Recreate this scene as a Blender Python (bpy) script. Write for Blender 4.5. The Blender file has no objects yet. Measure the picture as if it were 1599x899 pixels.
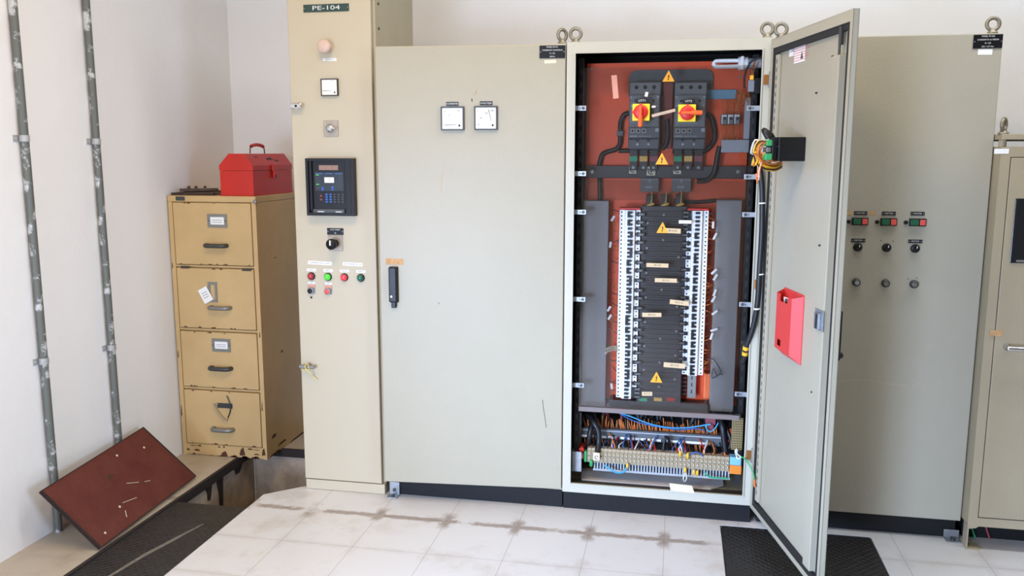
import bpy, bmesh, math, random
from mathutils import Vector, Matrix, Quaternion

SC = bpy.context.scene
COL = SC.collection
rnd = random.Random(7)
PI = math.pi

# ------------------------------------------------------------------ camera
CAM = Vector((0.0, -3.44, 1.508))
FPX, CX, CY = 1330.0, 799.5, 449.5
YAW, PITCH, ROLL = 0.193017, 0.156811, 0.000834
_f0 = Vector((-math.sin(YAW), math.cos(YAW), 0))
_r0 = Vector((math.cos(YAW), math.sin(YAW), 0))
_u0 = Vector((0, 0, 1))
FWD = math.cos(PITCH) * _f0 - math.sin(PITCH) * _u0
_up = math.cos(PITCH) * _u0 + math.sin(PITCH) * _f0
RGT = math.cos(ROLL) * _r0 + math.sin(ROLL) * _up
UPV = -math.sin(ROLL) * _r0 + math.cos(ROLL) * _up
cd = bpy.data.cameras.new('camera')
cam = bpy.data.objects.new('camera', cd)
COL.objects.link(cam)
cd.sensor_fit = 'HORIZONTAL'; cd.sensor_width = 36.0; cd.lens = FPX / 1599.0 * 36.0
cd.clip_start = 0.05
m = Matrix((RGT, UPV, -FWD)).transposed().to_4x4()
m.translation = CAM
cam.matrix_world = m
SC.camera = cam


def ray(u, v):
    return RGT * ((u - CX) / FPX) - UPV * ((v - CY) / FPX) + FWD


def onx(u, v, x):
    r = ray(u, v); return CAM + r * ((x - CAM.x) / r.x)


def onz(u, v, z):
    r = ray(u, v); return CAM + r * ((z - CAM.z) / r.z)


class Face:
    """A vertical working plane (a door front, a mounting plate); local x runs along it, local y into it, z is up."""
    def __init__(s, T): s.T = T; s.I = T.inverted()

    def p(s, u, v, y=0.0):
        o = s.I @ CAM; r = s.I.to_3x3() @ ray(u, v)
        q = o + r * ((y - o.y) / r.y)
        return q.x, q.z

    def rect(s, u0, v0, u1, v1, y=0.0):
        um, vm = (u0 + u1) / 2, (v0 + v1) / 2
        return s.p(u0, vm, y)[0], s.p(u1, vm, y)[0], s.p(um, v1, y)[1], s.p(um, v0, y)[1]


# ------------------------------------------------------------------ materials
def mat(name, col, rough=0.5, metal=0.0, var=0.0, vscale=6.0, bump=0.0, bscale=60.0, col2=None, spec=0.5, emit=None, es=1.0, thr=None, coat=0.0):
    M = bpy.data.materials.new(name); M.use_nodes = True
    nt = M.node_tree; b = nt.nodes['Principled BSDF']
    def lin(c): return tuple(((x / 255) / 12.92 if x / 255 <= 0.04045 else ((x / 255 + 0.055) / 1.055) ** 2.4) for x in c) + (1.0,)
    c1 = lin(col)
    b.inputs['Base Color'].default_value = c1
    b.inputs['Roughness'].default_value = rough
    b.inputs['Metallic'].default_value = metal
    b.inputs['Specular IOR Level'].default_value = spec
    b.inputs['Coat Weight'].default_value = coat
    if emit:
        b.inputs['Emission Color'].default_value = lin(emit); b.inputs['Emission Strength'].default_value = es
    tc = None
    if var > 0 or bump > 0:
        tc = nt.nodes.new('ShaderNodeTexCoord')
    if var > 0:
        n = nt.nodes.new('ShaderNodeTexNoise'); n.inputs['Scale'].default_value = vscale
        n.inputs['Detail'].default_value = 8; n.inputs['Roughness'].default_value = 0.65
        nt.links.new(tc.outputs['Object'], n.inputs['Vector'])
        r = nt.nodes.new('ShaderNodeValToRGB')
        lo, hi = thr or (0.32, 0.68)
        r.color_ramp.elements[0].position = lo; r.color_ramp.elements[1].position = hi
        nt.links.new(n.outputs['Fac'], r.inputs['Fac'])
        mx = nt.nodes.new('ShaderNodeMix'); mx.data_type = 'RGBA'
        mx.inputs[6].default_value = c1
        mx.inputs[7].default_value = lin(col2) if col2 else tuple(x * (1 - var) for x in c1[:3]) + (1,)
        if col2:
            mu = nt.nodes.new('ShaderNodeMath'); mu.operation = 'MULTIPLY'; mu.inputs[1].default_value = var
            nt.links.new(r.outputs['Color'], mu.inputs[0]); nt.links.new(mu.outputs[0], mx.inputs[0])
        else:
            nt.links.new(r.outputs['Color'], mx.inputs[0])
        nt.links.new(mx.outputs[2], b.inputs['Base Color'])
    if bump > 0:
        n2 = nt.nodes.new('ShaderNodeTexNoise'); n2.inputs['Scale'].default_value = bscale; n2.inputs['Detail'].default_value = 4
        nt.links.new(tc.outputs['Object'], n2.inputs['Vector'])
        bp = nt.nodes.new('ShaderNodeBump'); bp.inputs['Strength'].default_value = bump; bp.inputs['Distance'].default_value = 0.01
        nt.links.new(n2.outputs['Fac'], bp.inputs['Height']); nt.links.new(bp.outputs['Normal'], b.inputs['Normal'])
    return M


PAINT = mat('pebble_grey_paint', (171, 164, 143), 0.42, var=0.05, vscale=2.5, bump=0.05, bscale=140)
PAINT_D = mat('pebble_grey_frame_paint', (190, 186, 168), 0.45, var=0.06, vscale=5)
PAINT_R = mat('grey_green_paint', (172, 166, 148), 0.40, var=0.05, vscale=3, bump=0.12, bscale=160)
PAINT_F = mat('aged_grey_beige_paint', (168, 155, 128), 0.45, var=0.08, vscale=4)
CREAM = mat('cream_paint', (192, 181, 155), 0.42, var=0.10, vscale=3.5, col2=(176, 163, 132))
CREAM.node_tree.nodes['Mix'].inputs[7].default_value = (0.50, 0.455, 0.36, 1)
CREAM_S = mat('cream_side_paint', (176, 165, 138), 0.5, var=0.1, vscale=4)
PLASTER = mat('white_plaster', (241, 240, 239), 0.85, var=0.10, vscale=1.6, col2=(212, 206, 200), bump=0.25, bscale=14)
for nd in PLASTER.node_tree.nodes:
    if nd.type == 'MIX': pass
DULL = mat('dim_grey_plaster', (200, 198, 194), 0.9)
BLACK = mat('black_plastic', (13, 13, 14), 0.4, spec=.35)
BLACKM = mat('matt_black_paint', (19, 20, 23), 0.6, spec=.3, var=0.3, vscale=30)
DARKIN = mat('dark_enclosure_paint', (58, 55, 50), 0.6)
GASKET = mat('black_rubber', (28, 28, 30), 0.7)
STEEL = mat('galvanised_steel', (168, 172, 176), 0.42, 0.75, var=0.25, vscale=25)
CHROME = mat('chrome', (210, 212, 216), 0.2, 1.0)
IRON = mat('worn_eyebolt_steel', (150, 142, 124), 0.45, 0.6, var=0.25, vscale=40)
PIPE = mat('galvanised_pipe', (108, 110, 104), 0.5, 0.3, var=0.8, vscale=13, col2=(214, 214, 212), thr=(0.54, 0.60))
BRASS = mat('copper_hinge', (172, 116, 62), 0.35, 0.8)
GOLD = mat('gold_mesh', (182, 160, 108), 0.4, 0.5)
WHITE = mat('white_plastic', (236, 236, 234), 0.4)
PAPER = mat('white_paper', (240, 239, 236), 0.8)
PAPER_Y = mat('cream_paper', (222, 213, 184), 0.8)
PAPER_T = mat('brownish_paper', (208, 184, 146), 0.8)
WARMST = mat('warm_steel', (176, 164, 148), 0.5, 0.3, var=0.2, vscale=30)
TAPE = mat('tan_masking_tape', (205, 162, 112), 0.7, var=0.3, vscale=50)
TAPE_CREAM = mat('cream_masking_tape', (216, 206, 170), 0.7)
ORANGE = mat('orange_mounting_plate_paint', (252, 92, 36), 0.5, var=0.12, vscale=4)
ORANGE_B = mat('bright_orange_plastic', (242, 116, 58), 0.45)
WIRE_O = mat('orange_wire', (228, 128, 56), 0.5, var=0.3, vscale=60)
WIRE_Y = mat('yellow_wire', (240, 182, 40), 0.45)
WIRE_B = mat('light_blue_wire', (60, 156, 205), 0.45)
WIRE_BD = mat('blue_wire', (45, 88, 150), 0.45)
WIRE_G = mat('green_wire', (52, 160, 92), 0.45)
WIRE_W = mat('white_wire', (224, 224, 222), 0.45)
CABLE = mat('black_cable', (24, 25, 27), 0.45)
DUCT = mat('grey_duct_plastic', (138, 134, 130), 0.5, var=0.08, vscale=8)
DUCT_L = mat('light_grey_duct', (176, 180, 184), 0.5)
TAN = mat('tan_terminal_plastic', (172, 156, 128), 0.5, var=0.12, vscale=80)
GREYB = mat('grey_breaker_plastic', (116, 120, 122), 0.5)
GREYB_D = mat('dark_grey_breaker_plastic', (88, 92, 95), 0.5)
GREYB_L = mat('pale_grey_breaker_plastic', (160, 166, 170), 0.5)
YELLOW = mat('yellow_plate', (248, 214, 24), 0.4)
RED = mat('red_knob', (212, 38, 30), 0.4)
RED_O = mat('orange_red_handle', (240, 96, 28), 0.4)
AMBER = mat('amber_sticker', (246, 166, 22), 0.5)
GREEN_T = mat('green_tape', (36, 156, 108), 0.5)
YEL_T = mat('ochre_tape', (224, 178, 88), 0.5)
PURP_T = mat('maroon_tape', (136, 62, 72), 0.5)
SHADED_ORANGE = mat('shaded_orange', (128, 50, 40), 0.45)
BUSBLK = mat('busbar_cover_black', (62, 58, 58), 0.5, var=0.2, vscale=20)
TOOLRED = mat('red_toolbox_paint', (200, 34, 12), 0.42, var=0.12, vscale=8)
TOOLRED_D = mat('red_toolbox_lid_stain', (60, 40, 36), 0.6)
TANPAINT = mat('tan_cabinet_paint', (206, 174, 120), 0.5, var=0.45, vscale=3.2, col2=(172, 138, 88))
RUST = mat('rust', (92, 56, 36), 0.85, var=0.5, vscale=40)
RUSTBAR = mat('rusty_iron_bar', (98, 82, 70), 0.8, var=0.5, vscale=40)
RUSTBAR2 = mat('dark_rusty_iron', (72, 58, 50), 0.8, var=0.4, vscale=30)
REDOX = mat('red_oxide_plate', (88, 30, 22), 0.7, var=0.6, vscale=7, col2=(112, 58, 44), bump=0.2, bscale=40)
EDGEBLK = mat('blackened_plate_edge', (40, 32, 28), 0.8)
GREYFIT = mat('grey_metal_fitting', (140, 138, 132), 0.45, 0.6)
GREYFITD = mat('dark_metal_fitting', (78, 80, 78), 0.45, 0.6)
POCKET = mat('red_document_holder_plastic', (208, 58, 52), 0.45)
CONCRETE = mat('trench_concrete', (196, 178, 158), 0.9, var=0.5, vscale=6, bump=0.3, bscale=30)
TRDARK = mat('trench_dirt', (104, 90, 78), 0.9, var=0.5, vscale=9)
NAVY = mat('black_nameplate', (16, 17, 20), 0.35, spec=.35)
GREENPLATE = mat('dark_green_nameplate', (38, 64, 58), 0.4)
LETTER = mat('white_lettering', (226, 226, 222), 0.6)
LETTER_K = mat('dark_lettering', (70, 70, 72), 0.6)
LETTER_R = mat('red_print', (214, 120, 120), 0.6)
PINKW = mat('faded_pink_knob', (214, 186, 170), 0.5, var=0.15, vscale=60)
SCREEN = mat('dark_display', (22, 24, 28), 0.2)
LCD = mat('lit_display', (150, 120, 108), 0.3, var=0.5, vscale=120, emit=(150, 110, 95), es=0.25)
BLUEK = mat('blue_key', (44, 96, 176), 0.4)
BLUEPANEL = mat('dark_blue_keypad', (30, 38, 48), 0.4)
GREY_K = mat('dark_grey_key', (58, 58, 62), 0.4)
LED_G = mat('green_led', (80, 200, 80), 0.4, emit=(70, 220, 70), es=0.6)
L_RED = mat('red_lens', (170, 30, 42), 0.2, coat=0.5)
L_REDB = mat('lit_red_lens', (228, 52, 66), 0.2, emit=(230, 50, 60), es=0.35, coat=0.5)
L_GRN = mat('lit_green_lens', (60, 190, 50), 0.2, emit=(70, 220, 50), es=0.35, coat=0.5)
L_GRND = mat('dark_green_lens', (18, 104, 82), 0.2, coat=0.5)
BTN_G = mat('green_button', (22, 92, 60), 0.4)
BTN_R = mat('red_button', (222, 84, 74), 0.4)
SALMON = mat('salmon_label', (214, 146, 120), 0.6)
METERF = mat('meter_frame', (52, 48, 46), 0.4)
METERW = mat('meter_dial', (222, 222, 219), 0.35)
METERP = mat('warm_meter_dial', (246, 240, 226), 0.35)
GLASSTUBE = mat('lamp_glass_white', (250, 250, 248), 0.25)
ACR_EDGE = mat('acrylic_edge', (120, 108, 104), 0.4)
SCRATCH = mat('bare_scratch', (74, 62, 50), 0.7)
SCUFF = mat('light_brown_scuff', (190, 168, 136), 0.7)
STRING = mat('yellow_string', (226, 206, 110), 0.7)
BLUE_REFLECT = mat('blue_reflection', (110, 160, 184), 0.5)


def acrylic(name, tint, refl):
    M = bpy.data.materials.new(name); M.use_nodes = True
    nt = M.node_tree; nt.nodes.clear()
    out = nt.nodes.new('ShaderNodeOutputMaterial'); mx = nt.nodes.new('ShaderNodeMixShader')
    tr = nt.nodes.new('ShaderNodeBsdfTransparent'); tr.inputs[0].default_value = tint + (1,)
    gl = nt.nodes.new('ShaderNodeBsdfGlossy'); gl.inputs['Roughness'].default_value = 0.03
    fr = nt.nodes.new('ShaderNodeFresnel'); fr.inputs[0].default_value = refl
    nt.links.new(fr.outputs[0], mx.inputs[0]); nt.links.new(tr.outputs[0], mx.inputs[1])
    nt.links.new(gl.outputs[0], mx.inputs[2]); nt.links.new(mx.outputs[0], out.inputs[0])
    return M


ACRYLIC = acrylic('smoky_clear_acrylic', (0.88, 0.875, 0.87), 1.5)


def tile_floor(nm='white_floor_tiles', base=(0.67, 0.66, 0.655, 1), dirt=(0.50, 0.44, 0.375, 1)):
    M = bpy.data.materials.new(nm); M.use_nodes = True
    nt = M.node_tree; N = nt.nodes; L = nt.links; b = N['Principled BSDF']
    tc = N.new('ShaderNodeTexCoord'); sp = N.new('ShaderNodeSeparateXYZ'); L.new(tc.outputs['Object'], sp.inputs[0])

    def math_(op, a, b_=None, c=None):
        n = N.new('ShaderNodeMath'); n.operation = op
        for i, v in enumerate((a, b_, c)):
            if v is None: continue
            if isinstance(v, (int, float)): n.inputs[i].default_value = v
            else: L.new(v, n.inputs[i])
        return n.outputs[0]

    def noise(scale, detail=6, rough=0.6, off=0.0):
        n = N.new('ShaderNodeTexNoise'); n.inputs['Scale'].default_value = scale; n.inputs['Detail'].default_value = detail
        n.inputs['Roughness'].default_value = rough
        mp = N.new('ShaderNodeMapping'); mp.inputs['Location'].default_value = (off, off * 1.7, 0)
        L.new(tc.outputs['Object'], mp.inputs[0]); L.new(mp.outputs[0], n.inputs['Vector'])
        return n.outputs['Fac']

    def ramp(v, lo, hi):
        n = N.new('ShaderNodeMapRange'); n.interpolation_type = 'SMOOTHSTEP'
        n.inputs[1].default_value = lo; n.inputs[2].default_value = hi
        L.new(v, n.inputs[0]); return n.outputs[0]
    P = 0.2965
    dx = math_('PINGPONG', math_('ADD', sp.outputs[0], 0.61 + 20 * P), P / 2)
    dy = math_('PINGPONG', math_('ADD', sp.outputs[1], 0.213 + 40 * P), P / 2)
    j = math_('MAXIMUM', math_('SUBTRACT', 1.0, ramp(dx, 0.0004, 0.0018)), math_('SUBTRACT', 1.0, ramp(dy, 0.0004, 0.0018)))
    # brown cement smears that run along the joints
    n1 = noise(5.0, 5, 0.6, 3.1); n2 = noise(28.0, 4, 0.6, 1.0)
    wob = math_('MULTIPLY', math_('SUBTRACT', n2, 0.5), 0.045)
    sy = math_('SUBTRACT', 1.0, ramp(math_('ADD', dy, wob), 0.008, 0.026))
    sx = math_('SUBTRACT', 1.0, ramp(math_('ADD', dx, math_('MULTIPLY', wob, 1.5)), 0.010, 0.034))
    my = math_('MULTIPLY', sy, ramp(n1, 0.40, 0.52))
    cross = math_('SUBTRACT', 1.0, ramp(dy, 0.03, 0.095))
    mxs = math_('MULTIPLY', math_('MULTIPLY', sx, cross), ramp(n1, 0.36, 0.50))
    sm = math_('MAXIMUM', my, mxs)
    row = math_('SUBTRACT', 1.0, ramp(math_('ABSOLUTE', math_('ADD', sp.outputs[1], 0.213)), 0.09, 0.13))
    row = math_('MULTIPLY', row, math_('SUBTRACT', 1.0, ramp(sp.outputs[0], 0.12, 0.20)))
    sm = math_('MULTIPLY', sm, math_('ADD', 0.18, math_('MULTIPLY', row, 0.85)))
    sm = math_('MULTIPLY', sm, math_('ADD', 0.45, math_('MULTIPLY', n2, 0.7)))
    blot = math_('MULTIPLY', ramp(noise(3.3, 8, 0.7, 9.0), 0.50, 0.70), 0.55)

    def mix(f, a, c):
        n = N.new('ShaderNodeMix'); n.data_type = 'RGBA'; L.new(f, n.inputs[0])
        if isinstance(a, tuple): n.inputs[6].default_value = a
        else: L.new(a, n.inputs[6])
        n.inputs[7].default_value = c
        return n.outputs[2]
    c = mix(blot, base, dirt)
    c = mix(j, c, (0.42, 0.36, 0.30, 1))
    c = mix(sm, c, (0.27, 0.205, 0.165, 1))
    L.new(c, b.inputs['Base Color'])
    b.inputs['Roughness'].default_value = 0.38
    return M


TILES = tile_floor()
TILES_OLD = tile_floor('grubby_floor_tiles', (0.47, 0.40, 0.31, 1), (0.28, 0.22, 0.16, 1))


def ribbed():
    M = mat('black_chequer_plate', (38, 36, 35), 0.45, 0.0, var=0.5, vscale=5)
    nt = M.node_tree; N = nt.nodes; L = nt.links; b = N['Principled BSDF']
    tc = N.new('ShaderNodeTexCoord')
    hs = []
    for a in (0.785, -0.785):
        mp = N.new('ShaderNodeMapping'); mp.inputs['Rotation'].default_value = (0, 0, a); L.new(tc.outputs['Object'], mp.inputs[0])
        w = N.new('ShaderNodeTexWave'); w.inputs['Scale'].default_value = 14; L.new(mp.outputs[0], w.inputs[0]); hs.append(w.outputs['Fac'])
    mu = N.new('ShaderNodeMath'); mu.operation = 'MULTIPLY'; L.new(hs[0], mu.inputs[0]); L.new(hs[1], mu.inputs[1])
    bp = N.new('ShaderNodeBump'); bp.inputs['Strength'].default_value = 0.6; bp.inputs['Distance'].default_value = 0.004
    L.new(mu.outputs[0], bp.inputs['Height']); L.new(bp.outputs[0], b.inputs['Normal'])
    return M


CHEQUER = ribbed()


# ------------------------------------------------------------------ mesh builder
_text_cache = {}


def text_geo(s):
    if s not in _text_cache:
        cu = bpy.data.curves.new('lettering', 'FONT'); cu.body = s; cu.size = 1.0
        cu.align_x = 'CENTER'; cu.align_y = 'CENTER'; cu.resolution_u = 2; cu.space_line = 1.05
        o = bpy.data.objects.new('lettering', cu); COL.objects.link(o)
        dg = bpy.context.evaluated_depsgraph_get(); dg.update()
        me = bpy.data.meshes.new_from_object(o.evaluated_get(dg))
        _text_cache[s] = ([tuple(v.co) for v in me.vertices], [tuple(p.vertices) for p in me.polygons])
        bpy.data.objects.remove(o); bpy.data.curves.remove(cu); bpy.data.meshes.remove(me)
    return _text_cache[s]


class MB:
    def __init__(s, T=None): s.v = []; s.f = []; s.m = []; s.sm = []; s.T = T

    def add(s, verts, faces, mi=0, smooth=False):
        b = len(s.v)
        for p in verts:
            p = Vector(p); s.v.append(s.T @ p if s.T else p)
        for f in faces:
            s.f.append([b + i for i in f]); s.m.append(mi); s.sm.append(smooth)
        return s

    def bm(s, bm_, mi=0, smooth=False):
        bm_.verts.index_update()
        s.add([v.co.copy() for v in bm_.verts], [[v.index for v in f.verts] for f in bm_.faces], mi, smooth); bm_.free()
        return s

    def box(s, x0, x1, y0, y1, z0, z1, mi=0, b=0.0, R=None, seg=2):
        if x0 > x1: x0, x1 = x1, x0
        if y0 > y1: y0, y1 = y1, y0
        if z0 > z1: z0, z1 = z1, z0
        g = bmesh.new(); bmesh.ops.create_cube(g, size=1.0)
        c = Vector(((x0 + x1) / 2, (y0 + y1) / 2, (z0 + z1) / 2))
        for v in g.verts: v.co = Vector((v.co.x * (x1 - x0), v.co.y * (y1 - y0), v.co.z * (z1 - z0)))
        if b > 0:
            b = min(b, 0.45 * min(x1 - x0, y1 - y0, z1 - z0))
            bmesh.ops.bevel(g, geom=g.edges[:], offset=b, segments=seg, affect='EDGES', profile=0.5)
        for v in g.verts: v.co = (R @ v.co if R else v.co) + c
        return s.bm(g, mi)

    def cyl(s, p0, p1, r0, r1=None, n=20, mi=0, cap=True, smooth=True):
        p0, p1 = Vector(p0), Vector(p1); r1 = r0 if r1 is None else r1
        d = (p1 - p0).normalized(); a = d.orthogonal().normalized(); c = d.cross(a)
        vs = []
        for p, r in ((p0, r0), (p1, r1)):
            for i in range(n):
                t = 2 * PI * i / n; vs.append(p + (a * math.cos(t) + c * math.sin(t)) * r)
        s.add(vs, [[i, (i + 1) % n, n + (i + 1) % n, n + i] for i in range(n)], mi, smooth)
        if cap:
            s.add(vs[:n], [list(range(n - 1, -1, -1))], mi); s.add(vs[n:], [list(range(n))], mi)
        return s

    def lathe(s, o, d, prof, n=24, mi=0):
        """profile [(radius, distance along d)]"""
        o, d = Vector(o), Vector(d).normalized(); a = d.orthogonal().normalized(); c = d.cross(a)
        vs = []
        for r, h in prof:
            for i in range(n):
                t = 2 * PI * i / n; vs.append(o + d * h + (a * math.cos(t) + c * math.sin(t)) * max(r, 1e-5))
        fs = []
        for k in range(len(prof) - 1):
            for i in range(n): fs.append([k * n + i, k * n + (i + 1) % n, (k + 1) * n + (i + 1) % n, (k + 1) * n + i])
        s.add(vs, fs, mi, True); s.add(vs[:n], [list(range(n - 1, -1, -1))], mi); s.add(vs[-n:], [list(range(n))], mi)
        return s

    def tube(s, pts, r, n=8, mi=0, smooth=4, closed=False):
        P = [Vector(p) for p in pts]
        if smooth and len(P) > 2:
            Q = []
            N_ = len(P)
            for i in range(N_ if closed else N_ - 1):
                p0 = P[(i - 1) % N_] if closed or i > 0 else P[i]; p1 = P[i]; p2 = P[(i + 1) % N_]
                p3 = P[(i + 2) % N_] if closed or i + 2 < N_ else p2
                for k in range(smooth):
                    t = k / smooth
                    Q.append(0.5 * ((2 * p1) + (p2 - p0) * t + (2 * p0 - 5 * p1 + 4 * p2 - p3) * t * t + (3 * p1 - p0 - 3 * p2 + p3) * t ** 3))
            if not closed: Q.append(P[-1])
            P = Q
        vs = []; a = None; N_ = len(P)
        for i, p in enumerate(P):
            if closed: d = P[(i + 1) % N_] - P[i - 1]
            else: d = P[min(i + 1, N_ - 1)] - P[max(i - 1, 0)]
            if d.length < 1e-9: d = Vector((0, 0, 1))
            d.normalize()
            a = d.orthogonal().normalized() if a is None else (a - d * a.dot(d)).normalized()
            c = d.cross(a)
            for k in range(n):
                t = 2 * PI * k / n; vs.append(p + (a * math.cos(t) + c * math.sin(t)) * r)
        fs = []
        for i in range(N_ if closed else N_ - 1):
            j = (i + 1) % N_
            for k in range(n): fs.append([i * n + k, i * n + (k + 1) % n, j * n + (k + 1) % n, j * n + k])
        s.add(vs, fs, mi, True)
        if not closed:
            s.add(vs[:n], [list(range(n - 1, -1, -1))], mi); s.add(vs[-n:], [list(range(n))], mi)
        return s

    def prism(s, poly, y0, y1, mi=0, plane='xz'):
        def P3(a, b_, h):
            return (a, h, b_) if plane == 'xz' else ((a, b_, h) if plane == 'xy' else (h, a, b_))
        n = len(poly)
        vs = [P3(a, b_, y0) for a, b_ in poly] + [P3(a, b_, y1) for a, b_ in poly]
        s.add(vs, [list(range(n))[::-1], list(range(n, 2 * n))] + [[i, (i + 1) % n, n + (i + 1) % n, n + i] for i in range(n)], mi)
        return s

    def frame(s, x0, x1, z0, z1, w, y0, y1, mi=0, wt=None, wb=None):
        """a rectangular picture-frame of border w in the xz plane"""
        wt = w if wt is None else wt; wb = w if wb is None else wb
        o = [(x0, z0), (x1, z0), (x1, z1), (x0, z1)]; i = [(x0 + w, z0 + wb), (x1 - w, z0 + wb), (x1 - w, z1 - wt), (x0 + w, z1 - wt)]
        vs = [(a, y0, c) for a, c in o] + [(a, y0, c) for a, c in i] + [(a, y1, c) for a, c in o] + [(a, y1, c) for a, c in i]
        fs = []
        for k in range(4):
            l = (k + 1) % 4
            fs += [[k, l, 4 + l, 4 + k], [8 + k, 12 + k, 12 + l, 8 + l], [k, 8 + k, 8 + l, l], [4 + k, 4 + l, 12 + l, 12 + k]]
        return s.add(vs, fs, mi)

    def text(s, st, x, z, h, y, mi=1, wmax=None, stretch=False):
        v, f = text_geo(st)
        if not v: return s
        w = max(p[0] for p in v) - min(p[0] for p in v)
        sx = h if wmax is None else min(h, wmax / w)
        if stretch: sx = wmax / w
        return s.add([(x + p[0] * sx, y, z + p[1] * h) for p in v], f, mi)

    def build(s, name, mats, parent=None, label=None, loc=None):
        me = bpy.data.meshes.new(name)
        if parent is not None: o_ = world_loc(parent)
        else: o_ = Vector(loc) if loc is not None else Vector((0, 0, 0))
        me.from_pydata([tuple(p - o_) for p in s.v], [], s.f)
        for i, p in enumerate(me.polygons): p.material_index = s.m[i]; p.use_smooth = s.sm[i]
        for mm in (mats if isinstance(mats, (list, tuple)) else [mats]): me.materials.append(mm)
        g = bmesh.new(); g.from_mesh(me); bmesh.ops.recalc_face_normals(g, faces=g.faces); g.to_mesh(me); g.free()
        me.update()
        o = bpy.data.objects.new(name, me); COL.objects.link(o)
        if parent is not None: o.parent = parent
        else: o.location = o_
        if label: o['label'] = label
        return o


def world_loc(o):
    v = Vector((0, 0, 0))
    while o is not None: v += o.location; o = o.parent
    return v


def tag(o, label=None, cat=None, group=None, kind=None):
    if label: o['label'] = label
    if cat: o['category'] = cat
    if group: o['group'] = group
    if kind: o['kind'] = kind
    return o


def thing(name, loc, label, cat, group=None):
    o = bpy.data.objects.new(name, None); COL.objects.link(o); o.location = loc; o.empty_display_size = 0.05
    return tag(o, label, cat, group)


def copy_tree(o, parent=None):
    c = o.copy(); COL.objects.link(c)
    if parent is not None: c.parent = parent
    for ch in list(o.children): copy_tree(ch, c)
    return c


ORD = 'zeroth first second third fourth fifth sixth seventh eighth ninth tenth eleventh twelfth thirteenth fourteenth fifteenth sixteenth seventeenth eighteenth nineteenth twentieth'.split()


def ordinal(n):
    if n <= 20: return ORD[n]
    return {2: 'twenty', 3: 'thirty', 4: 'forty'}[n // 10] + '-' + ORD[n % 10] if n % 10 else {3: 'thirtieth', 4: 'fortieth'}[n // 10]



# ================================================================== the setting
XW, YB = -2.44, 0.975
TX0, TX1 = -2.134, -1.785          # trench along the left wall
TFAR = 0.47


def struct(name, mb, mats):
    return tag(mb.build(name, mats), kind='structure')


f = MB()
TH = 0.04
f.box(XW - 0.1, TX0, -5.2, YB + 0.1, -TH, 0, 1)
main = [(TX1, -5.2), (0.205, -5.2), (0.205, -0.03), (0.79, -0.03), (0.79, -5.2), (4.3, -5.2), (4.3, YB + 0.1), (-1.25, YB + 0.1), (-1.25, 0.03), (-1.64, 0.03), (TX1, -0.10)]
f.add([(x, y, 0) for x, y in main] + [(x, y, -TH) for x, y in main],
      [list(range(11)), list(range(11, 22))[::-1]] + [[i, (i + 1) % 11, 11 + (i + 1) % 11, 11 + i] for i in range(11)])
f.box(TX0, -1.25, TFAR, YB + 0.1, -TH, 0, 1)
struct('floor', f, [TILES, TILES_OLD])

f = MB()
f.box(TX0 - 0.04, -1.2, -1.2, TFAR + 0.04, -0.40, -0.33)
struct('floor_trench', f, TRDARK)
f = MB()
f.box(TX0 - 0.03, TX0 - 0.001, -1.2, TFAR, -0.33, -0.041)
f.box(TX0, -1.25, TFAR + 0.001, TFAR + 0.03, -0.33, -0.041)
f.box(TX1 + 0.001, TX1 + 0.03, -1.2, -0.1, -0.33, -0.041)
f.box(-1.26, -1.252, -0.1, TFAR, -0.33, -0.041)
# dark tar streaks down the inner face
for yy, w_, l_ in ((0.13, 0.03, 0.20), (0.03, 0.03, 0.07), (0.30, 0.05, 0.04)):
    f.prism([(yy - w_, -0.042), (yy + w_, -0.042), (yy + w_ * 0.6, -0.042 - l_ * 0.7), (yy + w_ * 0.3, -0.042 - l_), (yy - w_ * 0.5, -0.042 - l_ * 0.9), (yy - w_ * 0.5, -0.042 - l_ * 0.4)], TX0 + 0.0005, TX0 + 0.002, 1, 'yz')
struct('wall_trench', f, [CONCRETE, EDGEBLK])

f = MB(); f.box(TX0 - 0.004, TX0 + 0.012, -3.2, TFAR, -0.038, 0.003); f.box(TX0 + 0.012, -1.25, TFAR - 0.012, TFAR + 0.004, -0.038, 0.003)
struct('trim_1', f, EDGEBLK)

f = MB(); f.box(XW - 0.12, XW, -5.2, YB + 0.12, -0.05, 3.3); struct('wall_left', f, PLASTER)
f = MB(); f.box(XW, 4.3, YB, YB + 0.12, -0.05, 3.3); struct('wall_back', f, PLASTER)
f = MB(); f.box(4.3, 4.42, -5.2, YB + 0.12, -0.05, 3.3); struct('wall_right', f, DULL)
f = MB(); f.box(XW - 0.12, -2.3, -5.3, -5.2, -0.05, 3.3); f.box(-2.3, -0.95, -5.3, -5.2, 2.35, 3.3); f.box(-0.95, 1.1, -5.3, -5.2, -0.05, 3.3); f.box(1.1, 3.5, -5.3, -5.2, 2.4, 3.3); f.box(3.5, 4.42, -5.3, -5.2, -0.05, 3.3); struct('wall_front', f, DULL)
f = MB(); f.box(XW - 0.12, 4.42, -5.2, YB + 0.12, 3.3, 3.42); struct('ceiling', f, DULL)

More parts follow.
